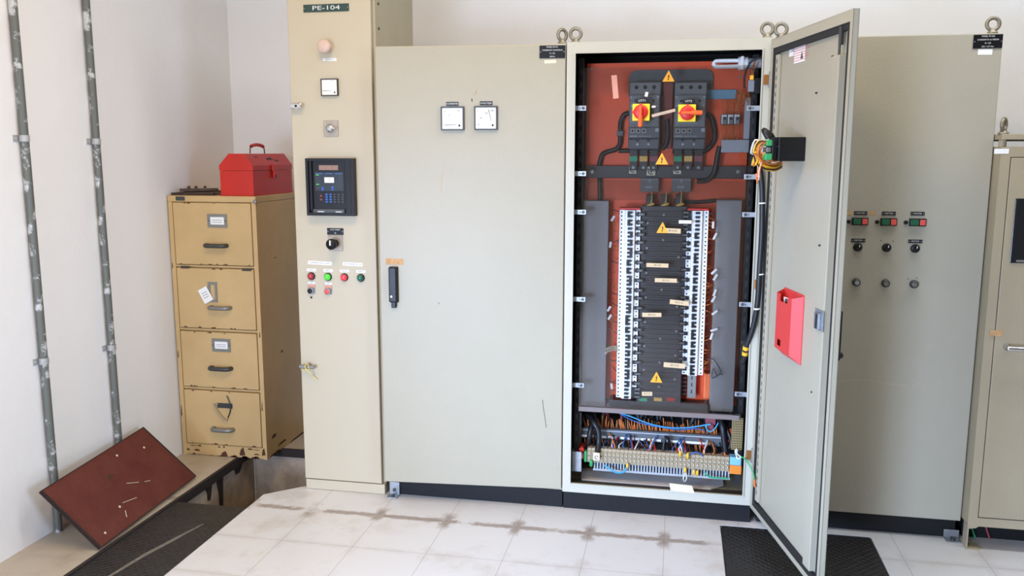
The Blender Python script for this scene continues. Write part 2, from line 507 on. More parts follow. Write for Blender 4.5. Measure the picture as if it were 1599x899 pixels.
# trench cover plates lying in the floor
f = MB(); f.box(TX0 + 0.014, TX1 - 0.004, -3.0, -0.245, -0.03, -0.002)
PALE_STREAK = mat('pale_streak', (128, 120, 110), .7, var=.5, vscale=60)
f.prism([(-1.985, -.90), (-1.972, -.90), (-1.948, -.74), (-1.915, -.60), (-1.882, -.43), (-1.888, -.43), (-1.93, -.58), (-1.963, -.72)], -0.0018, -0.0012, 1, 'xy')  # pale grey streak running along the cover plate
tag(f.build('trench_cover', [CHEQUER, PALE_STREAK], loc=(-1.96, -1.6, 0)), 'long black chequer plate trench cover in front of the filing cabinet', 'trench cover')
f = MB(); f.box(0.211, 0.784, -2.6, -0.032, -0.03, -0.001)
tag(f.build('trench_cover', CHEQUER, loc=(0.5, -1.3, 0)), 'wide black chequer plate trench cover under the open cabinet door', 'trench cover')

# ------------------------------------------------------------------ conduits on the wall
def conduit(y, zb, clamps, label, lean=0.0):
    o = thing('conduit', (XW + 0.02, y, zb), label, 'pipe', 'conduits on the left wall')
    x = XW + 0.02
    MB().cyl((x, y, zb), (x, y + lean, 3.29), 0.0155, n=20).build('pipe', PIPE, o)
    for z in clamps:
        c = MB(); yy = y + lean * (z - zb) / (3.29 - zb)
        c.cyl((x, yy, z - 0.012), (x, yy, z + 0.012), 0.0185, n=20)
        c.box(XW + 0.0005, XW + 0.004, yy - 0.036, yy + 0.036, z - 0.012, z + 0.012)
        c.cyl((XW + 0.004, yy + 0.027, z), (XW + 0.009, yy + 0.027, z), 0.006, n=8)
        c.cyl((XW + 0.004, yy - 0.027, z), (XW + 0.009, yy - 0.027, z), 0.006, n=8)
        c.build('clamp', mat('clamp_steel', (190, 190, 188), 0.5, 0.3, var=0.3, vscale=30), o)


conduit(-0.605, 0.0, (onx(30, 216, XW).z, onx(64, 562, XW).z), 'galvanised conduit on the left wall, the one farther from the filing cabinet')
conduit(-0.200, 0.0, (onx(146, 221, XW).z, onx(170, 541, XW).z), 'galvanised conduit on the left wall, the one nearer the filing cabinet')

# ------------------------------------------------------------------ red oxide cover plate leaning on the conduits
L_ = Vector((-2.343, -0.778, 0.241)); T_ = Vector((-2.40, -0.056, 0.255)); R_ = Vector((-2.188, 0.012, 0.007)); B_ = Vector((-2.141, -0.732, 0.007))
_n = (R_ - B_).cross(T_ - B_); L_ = Vector((B_.x - (_n.y * (L_.y - B_.y) + _n.z * (L_.z - B_.z)) / _n.x, L_.y, L_.z))
n_ = (R_ - B_).cross(L_ - B_).normalized(); n_ = n_ if n_.x > 0 else -n_
o = thing('steel_cover_plate', (-2.2, -0.35, 0), 'rusty red oxide steel cover plate leaning against the wall pipes', 'steel plate')
g = MB(); th = 0.008
def skew(pts, n, d0, d1, mb, mi=0):
    k = len(pts); v = [p + n * d0 for p in pts] + [p + n * d1 for p in pts]
    mb.add(v, [list(range(k)), list(range(k, 2 * k))[::-1]] + [[i, (i + 1) % k, k + (i + 1) % k, k + i] for i in range(k)], mi)
skew([L_, T_, R_, B_], n_, 0.0, th, g)
def lerp(a, b, t): return a + (b - a) * t
def onplate(s, t): return lerp(lerp(B_, R_, s), lerp(L_, T_, s), t)
e = MB()
for a, b in ((L_, T_), (T_, R_), (R_, B_), (B_, L_)):
    c = (L_ + T_ + R_ + B_) / 4
    skew([a, b, lerp(b, c, 0.022), lerp(a, c, 0.022)], n_, -0.004, th + 0.0015, e)
e.build('worn_edge', EDGEBLK, o)
e = MB()
for s_, t_ in ((0.10, 0.12), (0.62, 0.86), (0.85, 0.75), (0.32, 0.28)):
    p = onplate(s_, t_) + n_ * (th + 0.0004); e.cyl(p, p + n_ * 0.002, 0.005, n=10)
for (s0, t0), (s1, t1) in (((0.50, 0.48), (0.58, 0.40)), ((0.36, 0.30), (0.47, 0.25)), ((0.62, 0.36), (0.66, 0.33)), ((0.30, 0.12), (0.33, 0.20))):
    a = onplate(s0, t0) + n_ * (th + 0.0006); b = onplate(s1, t1) + n_ * (th + 0.0006); e.tube([a, b], 0.0012, 5)
sp_ = e; e = MB()
e.prism([(0, 0), (.05, .012), (.06, .02), (.03, .03), (0.01, 0.02)], 0, 0.0008)
u1 = (R_ - B_).normalized(); u2 = n_.cross(u1)
p0 = onplate(0.40, 0.62) + n_ * (th + 0.0005)
e.v = [p0 + u1 * v.x + u2 * v.z + n_ * v.y for v in e.v]
g.add(sp_.v, sp_.f, 1); g.add(e.v, e.f, 2); g.build('plate', [REDOX, PAPER_Y, RUST], o)

# ------------------------------------------------------------------ filing cabinet
FX0, FX1, FY0, FY1, FH = -2.432, -1.972, 0.305, 0.905, 1.305
fc = thing('filing_cabinet', ((FX0 + FX1) / 2, 0.6, 0), 'tan four-drawer metal filing cabinet with rusty edges in the corner', 'filing cabinet')
FF = Face(Matrix.Translation((0, FY0, 0)))
b = MB()
b.box(FX0, FX1, FY0 + 0.02, FY1, 0.0, FH - 0.03, 0, 0.003)
b.box(FX0, FX0 + 0.022, FY0, FY0 + 0.02, 0, FH - 0.03); b.box(FX1 - 0.022, FX1, FY0, FY0 + 0.02, 0, FH - 0.03)
b.box(FX0 + 0.022, FX1 - 0.022, FY0 + 0.001, FY0 + 0.02, 0.003, 0.056)
DZ = ((0.972, 1.272), (0.657, 0.954), (0.357, 0.638), (0.062, 0.339))
for (za, zb) in DZ: b.box(FX0 + 0.022, FX1 - 0.022, FY0 + 0.004, FY0 + 0.02, za - 0.0115, za - 0.0035)
carc = b
b = MB(); b.box(FX0 - 0.002, FX1 + 0.002, FY0 - 0.002, FY1, FH - 0.03, FH, 0, 0.004); b.build('top_panel', TANPAINT, fc)
b = MB(); x0, x1, z0, z1 = FF.rect(275, 306.5, 289, 313); b.box(x0, x1, FY0 - 0.005, FY0 - 0.0025, z0, z1, 0, 0.001); b.build('maker_badge', GREYFITD, fc, 'small grey metal badge')
x, z = FF.p(399, 314.5); MB().lathe((x, FY0 - 0.002, z), (0, -1, 0), [(0.010, 0), (0.010, 0.006), (0.008, 0.008), (0.001, 0.008)]).build('lock', GREYFIT, fc, 'round grey lock')
HP = ((323, 379, 355, 387), (329.5, 476, 360.5, 483.5), (330.5, 570, 362, 578), (334.5, 665, 365, 673))
LP = ((325, 334, 355, 355), None, (332, 528.5, 360.5, 548.5), None)
HM = (GREYFITD, GREYFIT, GREYFITD, GREYFIT)
for i, (za, zb) in enumerate(DZ):
    d = MB(); d.box(FX0 + 0.026, FX1 - 0.026, FY0 - 0.003 + 0.0, FY0 + 0.018, za, zb, 0, 0.003)
    yf = FY0 - 0.003
    for k in range(9):
        xx = rnd.uniform(FX0 + 0.03, FX1 - 0.04); w_ = rnd.uniform(0.006, 0.03); zz = za + 0.002 if k < 6 else zb - 0.004
        d.prism([(xx, zz), (xx + w_, zz - 0.001), (xx + w_ * 0.8, zz + rnd.uniform(.002, .006)), (xx + w_ * 0.3, zz + rnd.uniform(.002, .007))], yf - 0.0006, yf - 0.0001, 1)
    dr = d.build('drawer', [TANPAINT, RUST], fc)
    x0, x1, z0, z1 = FF.rect(*HP[i]); zc = (z0 + z1) / 2; h_ = MB()
    h_.tube([(x0, FY0 - 0.004, zc), (x0 + 0.004, FY0 - 0.022, zc), (x0 + 0.02, FY0 - 0.03, zc), ((x0 + x1) / 2, FY0 - 0.031, zc), (x1 - 0.02, FY0 - 0.03, zc), (x1 - 0.004, FY0 - 0.022, zc), (x1, FY0 - 0.004, zc)], (z1 - z0) * 0.42, 10, smooth=3)
    h_.box(x0 - 0.004, x0 + 0.014, FY0 - 0.0055, FY0 - 0.003, zc - 0.009, zc + 0.009); h_.box(x1 - 0.014, x1 + 0.004, FY0 - 0.0055, FY0 - 0.003, zc - 0.009, zc + 0.009)
    h_.build('handle', HM[i], dr)
    yf = FY0 - 0.003
    if LP[i]:
        x0, x1, z0, z1 = FF.rect(*LP[i]); l = MB()
        l.frame(x0, x1, z0, z1, 0.014, yf - 0.004, yf - 0.0002, 0)
        l.cyl((x0 + .006, yf - .006, (z0 + z1) / 2), (x0 + .006, yf - .003, (z0 + z1) / 2), 0.003, n=8, mi=2); l.cyl((x1 - .006, yf - .006, (z0 + z1) / 2), (x1 - .006, yf - .003, (z0 + z1) / 2), 0.003, n=8, mi=2)
        l.box(x0 + 0.012, x1 - 0.012, yf - 0.0015, yf - 0.0004, z0 + 0.012, z1 - 0.012, 1)
        for k in range(2): l.box(x0 + 0.022, x1 - 0.025, yf - 0.0019, yf - 0.0015, z0 + 0.024 + k * 0.01, z0 + 0.026 + k * 0.01, 3)
        l.build('label_holder', [GREYFIT, PAPER, GREYFITD, LETTER_K], dr)
    if i == 1:
        x0, x1, z0, z1 = FF.rect(326, 440, 340, 471); l = MB()
        l.frame(x0, x1, z0, z1, 0.012, yf - 0.004, yf - 0.0002, 0); l.build('label_holder', GREYFIT, dr)
        l = MB(Matrix.Translation((FF.p(322.5, 460)[0], 0, FF.p(322.5, 460)[1])) @ Matrix.Rotation(math.radians(-28), 4, 'Y'))
        l.box(-0.026, 0.026, yf - 0.0065, yf - 0.0055, -0.037, 0.037, 0)
        for k in range(3): l.box(-0.016, 0.016, yf - 0.0069, yf - 0.0066, 0.012 - k * 0.012, 0.014 - k * 0.012, 1)
        l.build('hanging_tag', [PAPER, LETTER_K], dr, 'tilted white paper tag')
        for u in ((283, 415, 296, 419), (379, 419, 393, 423)):
            x0, x1, z0, z1 = FF.rect(*u); MB().box(x0, x1, yf - 0.0008, yf - 0.0001, z0, z1).build('bare_patch', SCRATCH, dr)
    if i == 3:
        l = MB(); P3 = lambda u, v, y: (FF.p(u, v)[0], yf - y, FF.p(u, v)[1])
        x0, x1, z0, z1 = FF.rect(340, 629, 363.5, 636.5); l.box(x0, x1, yf - 0.003, yf - 0.0003, z0, z1, 0)
        l.tube([P3(334.5, 629, .004), P3(341, 640, .01), P3(354, 655, .012), P3(357, 651, .008)], 0.0035, 7, 1)
        l.tube([P3(334.5, 629, .003), P3(342, 630, .005)], 0.003, 6, 1)
        l.tube([P3(355, 617, .002), P3(360, 628, .006), P3(361, 640, .006), P3(357, 651, .004)], 0.003, 6, 0)
        l.build('broken_label_holder', [GREYFITD, TAN], dr, 'bent remains of a label holder')
r_ = MB()
for k in range(26):
    xx = rnd.uniform(FX0, FX1 - 0.05); w_ = rnd.uniform(0.008, 0.04); zz = rnd.choice((0.0, 0.0, 0.045, 0.02)); h_ = rnd.uniform(0.003, 0.012)
    r_.prism([(xx, zz + .001), (xx + w_, zz + .001), (xx + w_ * .8, zz + h_), (xx + w_ * .3, zz + h_ * 1.2)], FY0 - 0.0006 + 0.001, FY0 + 0.0009)
for xx, zz, w_, h_ in ((-2.12, 0.012, .03, .045), (-2.225, .0, .04, .03), (-2.0, .02, .02, .04), (-1.99, .25, .006, .05), (-2.43, .5, .006, .04), (-2.43, .2, .006, .06), (-2.43, .95, .005, .03), (-1.985, .62, .006, .03)):
    r_.prism([(xx, zz), (xx + w_, zz + .004), (xx + w_ * .7, zz + h_), (xx + w_ * .2, zz + h_ * .7)], FY0 - 0.0008, FY0 - 0.0001)
for yy, zz, w_, h_ in ((0.33, .0, .12, .012), (0.36, .09, .05, .018), (0.42, .03, .1, .012), (0.46, .99, .04, .004), (0.5, .5, .02, .014), (0.55, .0, .2, .01)):
    r_.prism([(yy, zz), (yy + w_, zz + .002), (yy + w_ * .8, zz + h_), (yy + w_ * .2, zz + h_ * .8)], FX1 + 0.0001, FX1 + 0.001, 0, 'yz')
carc.add(r_.v, r_.f, 1); carc.build('carcass', [TANPAINT, RUST], fc)

# ------------------------------------------------------------------ toolbox on the filing cabinet
TZ = FH; tx0, tx1, ty0, ty1 = -2.172, -1.992, 0.325, 0.745
tb = thing('toolbox', ((tx0 + tx1) / 2, 0.53, TZ), 'red metal toolbox with a folding handle on top of the filing cabinet', 'toolbox')
FT = Face(Matrix.Translation((0, ty0, 0)))
zs = FT.p(370, 266.5)[1]; zsh = FT.p(396, 258.5)[1]; ztop = FT.p(370, 239.8)[1]
tx0 = FT.p(343.5, 290)[0]; tx1 = FT.p(396, 290)[0]
pk0, pk1 = FT.p(356.5, 240)[0], FT.p(381, 240)[0]
b = MB(); b.prism([(tx0 + .002, TZ + 0.001), (tx1 - .002, TZ + 0.001), (tx1 - .002, zs - .0005), (tx0 + .002, zs - .0005)], ty0 + .002, ty1 - .002); b.box(tx0, tx1, ty0, ty1, TZ + 0.0005, TZ + 0.006, 0, .001)
b.build('body', TOOLRED, tb)
b = MB(); b.prism([(tx0, zs + .0005), (tx1, zs + .0005), (tx1, zsh), (pk1, ztop), (pk0, ztop), (tx0, zsh)], ty0, ty1)
nx, nz = (ztop - zsh), (tx1 - pk1); ln = math.hypot(nx, nz); nx /= ln; nz /= ln
for yy, ww, tt, hh in ((0.50, .08, .45, .015), (0.58, .05, .3, .012), (.40, .04, .7, .006)):
    a = Vector((tx1 + (pk1 - tx1) * tt, yy, zsh + (ztop - zsh) * tt)) + Vector((nx, 0, nz)) * .0006
    d = Vector((pk1 - tx1, 0, ztop - zsh)).normalized() * hh
    b.add([a, a + Vector((0, ww, 0)), a + Vector((0, ww * .7, 0)) + d, a + Vector((0, ww * .2, 0)) + d * .8], [[0, 1, 2, 3]], 1)
lid = b.build('lid', [TOOLRED, TOOLRED_D], tb)
ym = (ty0 + ty1) / 2; xm = (pk0 + pk1) / 2
b = MB(); b.tube([(xm, ym - .075, ztop + .001), (xm, ym - .07, ztop + .03), (xm, ym - .05, ztop + .038), (xm, ym + .05, ztop + .038), (xm, ym + .07, ztop + .03), (xm, ym + .075, ztop + .001)], .003, 8)
hd = b.build('handle', GREYFITD, tb)
MB().tube([(xm, ym - .062, ztop + .034), (xm, ym - .05, ztop + .039), (xm, ym, ztop + .044), (xm, ym + .05, ztop + .039), (xm, ym + .062, ztop + .034)], .0085, 10).build('handle_grip', TOOLRED, hd)
b = MB(); b.box(tx1 + .0003, tx1 + .010, ym - .022, ym + .022, zs - .005, zs + .028, 0, .003); b.box(tx1 + .0003, tx1 + .012, ym - .013, ym + .013, zs - .04, zs + .002, 0, .003)
b.cyl((tx1 + .01, ym, zs - .03), (tx1 + .016, ym, zs - .03), .008, n=12, mi=1)
b.build('latch', [TOOLRED, GREYFITD], tb)

# rusty ironware beside the toolbox
def bar(name, p0, p1, w, h, label, M=RUSTBAR, end=None):
    p0, p1 = Vector(p0), Vector(p1); d = p1 - p0; a = math.atan2(d.y, d.x); l = d.length
    sl = math.asin(max(-1, min(1, d.z / l)))
    g = MB(Matrix.Translation(p0) @ Matrix.Rotation(a, 4, 'Z') @ Matrix.Rotation(-sl, 4, 'Y'))
    g.box(0, l, -w / 2, w / 2, 0, h, 0, min(h, w) * .2)
    if end == 'ring': g.cyl((l * .97, 0, 0), (l * .97, 0, h * 1.05), w * 1.1, n=16)
    if end == 'hook': g.tube([(l * .9, 0, h), (l * .95, 0, h + .012), (l, 0, h + .014), (l + .008, 0, h + .004)], .005, 8)
    tag(g.build(name, M, loc=p0), label, 'iron bar', 'rusty ironware on the filing cabinet')


T0 = FH + 0.0006
bar('iron_bar', (-2.432, .345, T0), (-2.215, .36, T0), .022, .012, 'rusty flat iron bar at the front edge of the filing cabinet top', RUSTBAR2)
bar('iron_bar', (-2.425, .385, T0), (-2.19, .395, T0), .026, .013, 'brown flat iron bar just behind the frontmost bar', RUSTBAR)
bar('iron_bar', (-2.42, .43, T0), (-2.19, .43, T0), .02, .016, 'thick dark iron bar third back on the filing cabinet top', RUSTBAR2)
bar('iron_bar', (-2.405, .37, T0 + .0165), (-2.24, .44, T0 + .0175), .022, .014, 'rusty iron strap lying slantwise across the other bars', RUSTBAR)
bar('iron_bar', (-2.40, .485, T0), (-2.18, .50, T0), .03, .018, 'long rusty iron bar at the back of the pile beside the toolbox', RUSTBAR)
for k, (u, nm) in enumerate(((295, 'leftmost'), (306, 'middle'), (320, 'rightmost'))):
    x = Face(Matrix.Translation((0, .488, 0))).p(u, 291)[0]; g = MB(); z = T0 + .0185 + k * .0004
    g.cyl((x, .488, z), (x, .488, z + .009), .011, n=6); g.cyl((x, .488, z + .009), (x, .488, z + .02), .0065, n=12)
    tag(g.build('iron_bolt', RUSTBAR, loc=(x, .488, z)), nm + ' of three rusty bolts standing on the back iron bar', 'bolt', 'rusty bolts on the filing cabinet')

# ================================================================== helper shapes for panels
def nameplate(F, T, parent, rc, lines, y=0.0, M=None, th=0.002, hs=0.72, name='nameplate', screws=True, col=None, label=None, stretch=0):
    x0, x1, z0, z1 = F.rect(*rc, y); g = MB(T)
    g.box(x0, x1, y - th, y - 0.0002, z0, z1, 0, 0.0004)
    H = (z1 - z0) / max(1, len(lines))
    for i, s in enumerate(lines):
        g.text(s, (x0 + x1) / 2, z1 - H * (i + .5) * 1.0, H * hs, y - th - 0.0003, 1, (x1 - x0) * (stretch or .80), bool(stretch))
    if screws:
        for xx in (x0 + .0045, x1 - .0045): g.cyl((xx, y - th - .001, (z0 + z1) / 2), (xx, y - th, (z0 + z1) / 2), .0021, n=8, mi=2)
    return g.build(name, [M or NAVY, col or LETTER, STEEL], parent, label)


def paper(F, T, parent, rc, y=0.0, M=None, name='paper_label', lines=None, rot=0.0, label=None, col=None, hs=.6):
    x0, x1, z0, z1 = F.rect(*rc, y); xc, zc = (x0 + x1) / 2, (z0 + z1) / 2
    R = Matrix.Translation((xc, 0, zc)) @ Matrix.Rotation(math.radians(rot), 4, 'Y')
    g = MB((T @ R) if T else R); w, h = (x1 - x0) / 2, (z1 - z0) / 2
    g.box(-w, w, y - .0008, y - .0002, -h, h, 0)
    if lines:
        H = 2 * h / len(lines)
        for i, s in enumerate(lines): g.text(s, 0, h - H * (i + .5), H * hs, y - .0011, 1, w * 1.7)
    return g.build(name, [M or PAPER, col or LETTER_K], parent, label)


def meter(F, T, parent, rc, needle, y=0.0, nums=(), name='panel_meter', dial=None):
    x0, x1, z0, z1 = F.rect(*rc, y); g = MB(T); w = x1 - x0; h = z1 - z0
    g.frame(x0, x1, z0, z1, w * .055, y - .012, y - .0003, 0)
    r = g.build(name, METERF, parent)
    d = MB(T); d.box(x0 + w * .05, x1 - w * .05, y - .009, y - .0015, z0 + h * .05, z1 - h * .05, 0)
    px, pz = x0 + w * .80, z0 + h * .22
    for k in range(19):                                        # the printed scale
        a = PI / 2 + (PI / 2) * k / 18; r0, r1 = w * .60, w * (.64 if k % 3 else .67)
        c, s_ = math.cos(a), math.sin(a); q = Vector((px + c * r0, y - .0093, pz + s_ * r0)); q2 = Vector((px + c * r1, y - .0093, pz + s_ * r1))
        t = Vector((-s_, 0, c)) * .0003; d.add([q - t, q + t, q2 + t, q2 - t], [[0, 1, 2, 3]], 1)
    for s_, fx, fz in nums: d.text(s_, x0 + w * fx, z0 + h * fz, h * .10, y - .0094, 1)
    d.build('dial', [dial or METERW, LETTER_K], r)
    n = MB(T)
    if needle is not None:
        (a0, b0), (a1, b1) = needle
        p, q = Vector((x0 + w * a0, y - .0102, z0 + h * b0)), Vector((x0 + w * a1, y - .0102, z0 + h * b1)); t = (q - p).normalized(); s_ = Vector((-t.z, 0, t.x)) * w * .011
        n.add([p - s_, p + s_, q + s_ * .6, q - s_ * .6], [[0, 1, 2, 3]])
        n.cyl((x0 + w * .80, y - .0105, z0 + h * .20), (x0 + w * .80, y - .0092, z0 + h * .20), w * .045, n=14)
        n.build('pointer', BLACK, r)
    return r


def eyebolt(parent, x, z, y=0.03, R=0.021, r=0.0068, rot=0.0):
    g = MB(Matrix.Translation((x, y, z)) @ Matrix.Rotation(rot, 4, 'Z'))
    g.lathe((0, 0, 0.0005), (0, 0, 1), [(.0185, 0), (.0185, .004), (.0125, .008), (.011, .014)], 20)
    pts = [(R * math.cos(t), 0, .009 + R + r * .5 + R * math.sin(t)) for t in [2 * PI * k / 28 for k in range(28)]]
    g.tube(pts, r, 12, smooth=0, closed=True)
    return g.build('eyebolt', IRON, parent)


def foot_bracket(parent, F, rc, y):
    x0, x1, z0, z1 = F.rect(*rc, y); g = MB(); z0 = 0.0005
    g.box(x0, x1, y - .004, y - .0005, z0, z1, 0, .001); g.box(x0, x1, y - .045, y - .004, z0, z0 + .004, 0, .001)
    g.cyl(((x0 + x1) / 2, y - .010, z1 - .035), ((x0 + x1) / 2, y - .004, z1 - .035), .008, n=6, mi=1)
    g.cyl(((x0 + x1) / 2, y - .028, z0 + .004), ((x0 + x1) / 2, y - .028, z0 + .010), .009, n=6, mi=1)
    return g.build('foot_bracket', [STEEL, GREYFITD], parent)


def panel_slab(T, x0, x1, z0, z1, y0, y1, b=.003):
    g = MB(T); g.box(x0, x1, y0, y1, z0, z1, 0, b, seg=3); return g


# ================================================================== PE-104 control cabinet (tall, cream)
PX0, PX1, PH = -1.629, -1.252, 2.26
pe = thing('control_cabinet', ((PX0 + PX1) / 2, .27, 0), 'tall narrow cream control cabinet with relay and lamps beside the filing cabinet', 'control cabinet')
b = MB(); b.box(PX0 + .004, PX1, .022, .535, .048, PH, 0, .003); pb = b.build('body', CREAM_S, pe)
b = MB(); b.box(PX0 + .003, PX1 + .001, .002, .53, 0.001, .046, 0, .002); b.build('plinth', CREAM, pe)
T1 = Matrix.Translation((0, 0.0, 0)); F1 = Face(T1)
b = MB(); b.box(PX0, PX1 - .012, 0.0, .02, .05, PH - .01, 0, .004, seg=3); b.build('door', CREAM, pe)
for y, z in ((.06, 2.02), (.06, 2.12), (.5, 1.98)):
    g = MB(); g.cyl((PX1 + .0005, y, z), (PX1 + .004, y, z), .006, n=10); g.build('side_bolt', GREYFITD, pe)
nameplate(F1, T1, pe, (474, 6.5, 545, 18.5), ['PE-104'], M=GREENPLATE, th=.003, hs=.80, stretch=.60)
x, z = F1.p(511, 74)
g = MB(); g.lathe((x, -.0003, z), (0, -1, 0), [(.022, 0), (.022, .006), (.014, .008), (.014, .022), (.027, .026), (.0285, .032), (.027, .040), (.018, .044), (.001, .045)], 28); g.build('mushroom_button', PINKW, pe, 'faded pink mushroom push button')
paper(F1, T1, pe, (504, 91, 525.5, 95.2), lines=['EMERGENCIA'])
meter(F1, T1, pe, (502.5, 123, 529, 150), ((.1, .3), (.6, .3)), dial=METERP)
# lock handle up by the left edge
x0, z0 = F1.p(466, 166); g = MB()
g.cyl((x0, -.0003, z0), (x0, -.018, z0), .014, n=18); g.box(x0 - .026, x0 + .026, -.030, -.018, z0 - .011, z0 + .012, 0, .005)
g.cyl((x0 + .002, -.032, z0), (x0 + .002, -.030, z0), .005, n=12, mi=1); g.build('lock_handle', [CHROME, BLACK], pe, 'chrome lock handle')
x0, x1, z0, z1 = F1.rect(505.5, 188, 528.5, 213); xc, zc = (x0 + x1) / 2, (z0 + z1) / 2
g = MB(); g.box(x0, x1, -.004, -.0003, z0, z1, 0, .001); ks = g.build('key_switch', WARMST, pe)
g = MB(); g.lathe((xc, -.0045, zc), (0, -1, 0), [(.019, 0), (.019, .007), (.015, .012), (.012, .020), (.001, .020)], 24); g.box(xc - .004, xc + .028, -.030, -.0245, zc - .0035, zc + .0035, 0, .001)
g.build('knob', CHROME, ks)
# protection relay
x0, x1, z0, z1 = F1.rect(483, 247, 557, 336); rl = MB(); w, h = x1 - x0, z1 - z0
rl.frame(x0, x1, z0, z1, w * .055, -.034, -.0003, 0); rl.box(x0 + w * .05, x1 - w * .05, -.018, -.0006, z0 + w * .05, z1 - w * .05, 0)
rl.box(x1 - w * .19, x1 - w * .055, -.030, -.018, z0 + .004, z1 - .004, 0, .003); rl.box(x0 + w * .055, x0 + w * .12, -.028, -.018, z0 + .02, z1 - .004, 0, .003)
re = rl.build('protection_relay', BLACK, pe, 'black protection relay with keypad')
def RR(a0, b0, a1, b1): return x0 + w * a0, x0 + w * a1, z1 - h * b1, z1 - h * b0
ax0, ax1, az0, az1 = RR(.26, .12, .66, .205); MB().box(ax0, ax1, -.0205, -.0185, az0, az1).build('display', LCD, re)
ax0, ax1, az0, az1 = RR(.17, .24, .77, .565); fp = MB(); fp.box(ax0, ax1, -.0205, -.0185, az0, az1, 0)
for j in range(8):
    zz = az1 - .012 - j * (az1 - az0 - .015) / 8
    fp.box(ax0 + .004, ax0 + .018, -.0209, -.0206, zz - .0012, zz + .0012, 1 if j in (0, 5) else 2)
    fp.box(ax1 - .024, ax1 - .006, -.0209, -.0206, zz - .0008, zz + .0008, 2)
for a in (.02, .36, .7): fp.box(ax0 + (ax1 - ax0) * a, ax0 + (ax1 - ax0) * (a + .26), -.0209, -.0206, az1 - .008, az1 - .004, 3)
fp.build('indicator_panel', [BLUEPANEL, LED_G, GREY_K, WIRE_BD], re)
g = MB(); ax0, ax1, az0, az1 = RR(.37, .33, .57, .425); g.box(ax0, ax1, -.0225, -.021, az0, az1, 0, .0007); g.text('RELE\n104', (ax0 + ax1) / 2, (az0 + az1) / 2, .006, -.0228, 1); g.build('white_sticker', [PAPER, LETTER_K], re)
for (a, bb) in ((.30, .50), (.30, .535), (.51, .49), (.51, .53)):
    ax0, ax1, az0, az1 = RR(a, bb, a + .05, bb + .028); MB().box(ax0, ax1, -.0225, -.021, az0, az1, 0, .0006).build('key', BLUEK, re)
for c in range(5):
    for r_ in range(4):
        ax0, ax1, az0, az1 = RR(.375 + c * .085, .615 + r_ * .043, .375 + c * .085 + .05, .615 + r_ * .043 + .028)
        MB().box(ax0, ax1, -.0205, -.0185, az0, az1, 0, .0006).build('key', BLUEK if c < 2 else GREY_K, re)
for bb in (.64, .705):
    ax0, ax1, az0, az1 = RR(.26, bb, .305, bb + .03); MB().box(ax0, ax1, -.0205, -.0185, az0, az1, 0, .0006).build('key', PURP_T, re)
ax0, ax1, az0, az1 = RR(.12, .885, .78, .955); g = MB(); g.box(ax0, ax1, -.026, -.0185, az0, az1, 0, .001); g.box(ax0 + .02, ax0 + .05, -.0265, -.0262, az0 + .004, az0 + .0075, 1); g.box(ax1 - .04, ax1 - .012, -.0265, -.0262, az0 + .004, az0 + .0075, 1); g.build('nameplate_strip', [GREYFITD, LETTER], re)
nameplate(F1, T1, pe, (511, 356, 536.5, 366.5), ['LOC 0 REM', '43'], hs=.6)
x0, x1, z0, z1 = F1.rect(513, 367.5, 535.5, 391.5); g = MB(); g.box(x0, x1, -.005, -.0003, z0, z1, 0, .002); ss = g.build('selector_switch', WARMST, pe)
x, z = (x0 + x1) / 2, (z0 + z1) / 2
g = MB(); g.lathe((x, -.0052, z), (0, -1, 0), [(.016, 0), (.016, .01), (.010, .014), (.010, .022), (.0225, .034), (.0235, .046), (.019, .055), (.001, .057)], 24); g.box(x - .003, x + .003, -.0635, -.057, z - .004, z + .018, 1, .001); g.build('knob', [BLACK, WHITE], ss)
paper(F1, T1, pe, (481, 407.8, 518, 413.2), lines=['ALIMENTACION 13.8 KV'], rot=1.5)
paper(F1, T1, pe, (535.5, 409.8, 566, 415), lines=['SECCIONADOR 104'], rot=1.5)
for u, v, M, s_, t_ in ((486.5, 431, L_RED, 'CERRADO', 'dark red indicator lamp'), (512.5, 432, L_GRN, 'ABIERTO', 'lit green indicator lamp'), (538, 432.7, L_REDB, 'CERRADO', 'bright red indicator lamp'), (563.7, 433.6, L_GRND, 'ABIERTO', 'dark green indicator lamp')):
    x, z = F1.p(u, v); g = MB(); g.lathe((x, -.0003, z), (0, -1, 0), [(.0175, 0), (.0175, .005), (.0155, .007), (.0145, .007)], 24)
    lp = g.build('indicator_lamp', BLACK, pe, t_)
    g = MB(); g.lathe((x, -.0065, z), (0, -1, 0), [(.0142, 0), (.0138, .006), (.0105, .011), (.005, .0135), (.0005, .014)], 24); g.build('lens', M, lp)
    paper(F1, T1, pe, (u - 7.2, v - 11.7, u + 7, v - 7.7), lines=[s_])
for u, v, M, s_ in ((486.3, 453.3, BLACK, 'CIERRE'), (512.7, 454.3, BTN_R, 'APERT')):
    x0, x1, z0, z1 = F1.rect(u - 5, v - 9.5, u + 6, v + 5); g = MB(); g.box(x0, x1, -.002, -.0003, z0, z1, 0); g.box(x0 + .001, x1 - .001, -.0028, -.002, z1 - .012, z1 - .001, 1)
    pbn = g.build('push_button', [GREYFIT, SALMON], pe, 'black push button' if M is BLACK else 'red push button')
    x, z = F1.p(u, v); g = MB(); g.lathe((x, -.0022, z), (0, -1, 0), [(.0145, 0), (.0145, .010), (.0125, .012), (.0115, .012)], 24); g.build('bezel', STEEL, pbn)
    g = MB(); g.lathe((x, -.010, z), (0, -1, 0), [(.011, 0), (.011, .006), (.009, .008), (.0005, .008)], 24); g.build('button_cap', M, pbn)
    paper(F1, T1, pe, (u - 5, v - 13.5, u + 5.5, v - 9.7), lines=[s_])
x, z = F1.p(486.2, 464.2); MB().cyl((x, -.0012, z), (x, -.0003, z), .0048, n=14).build('hole_plug', BLACK, pe)
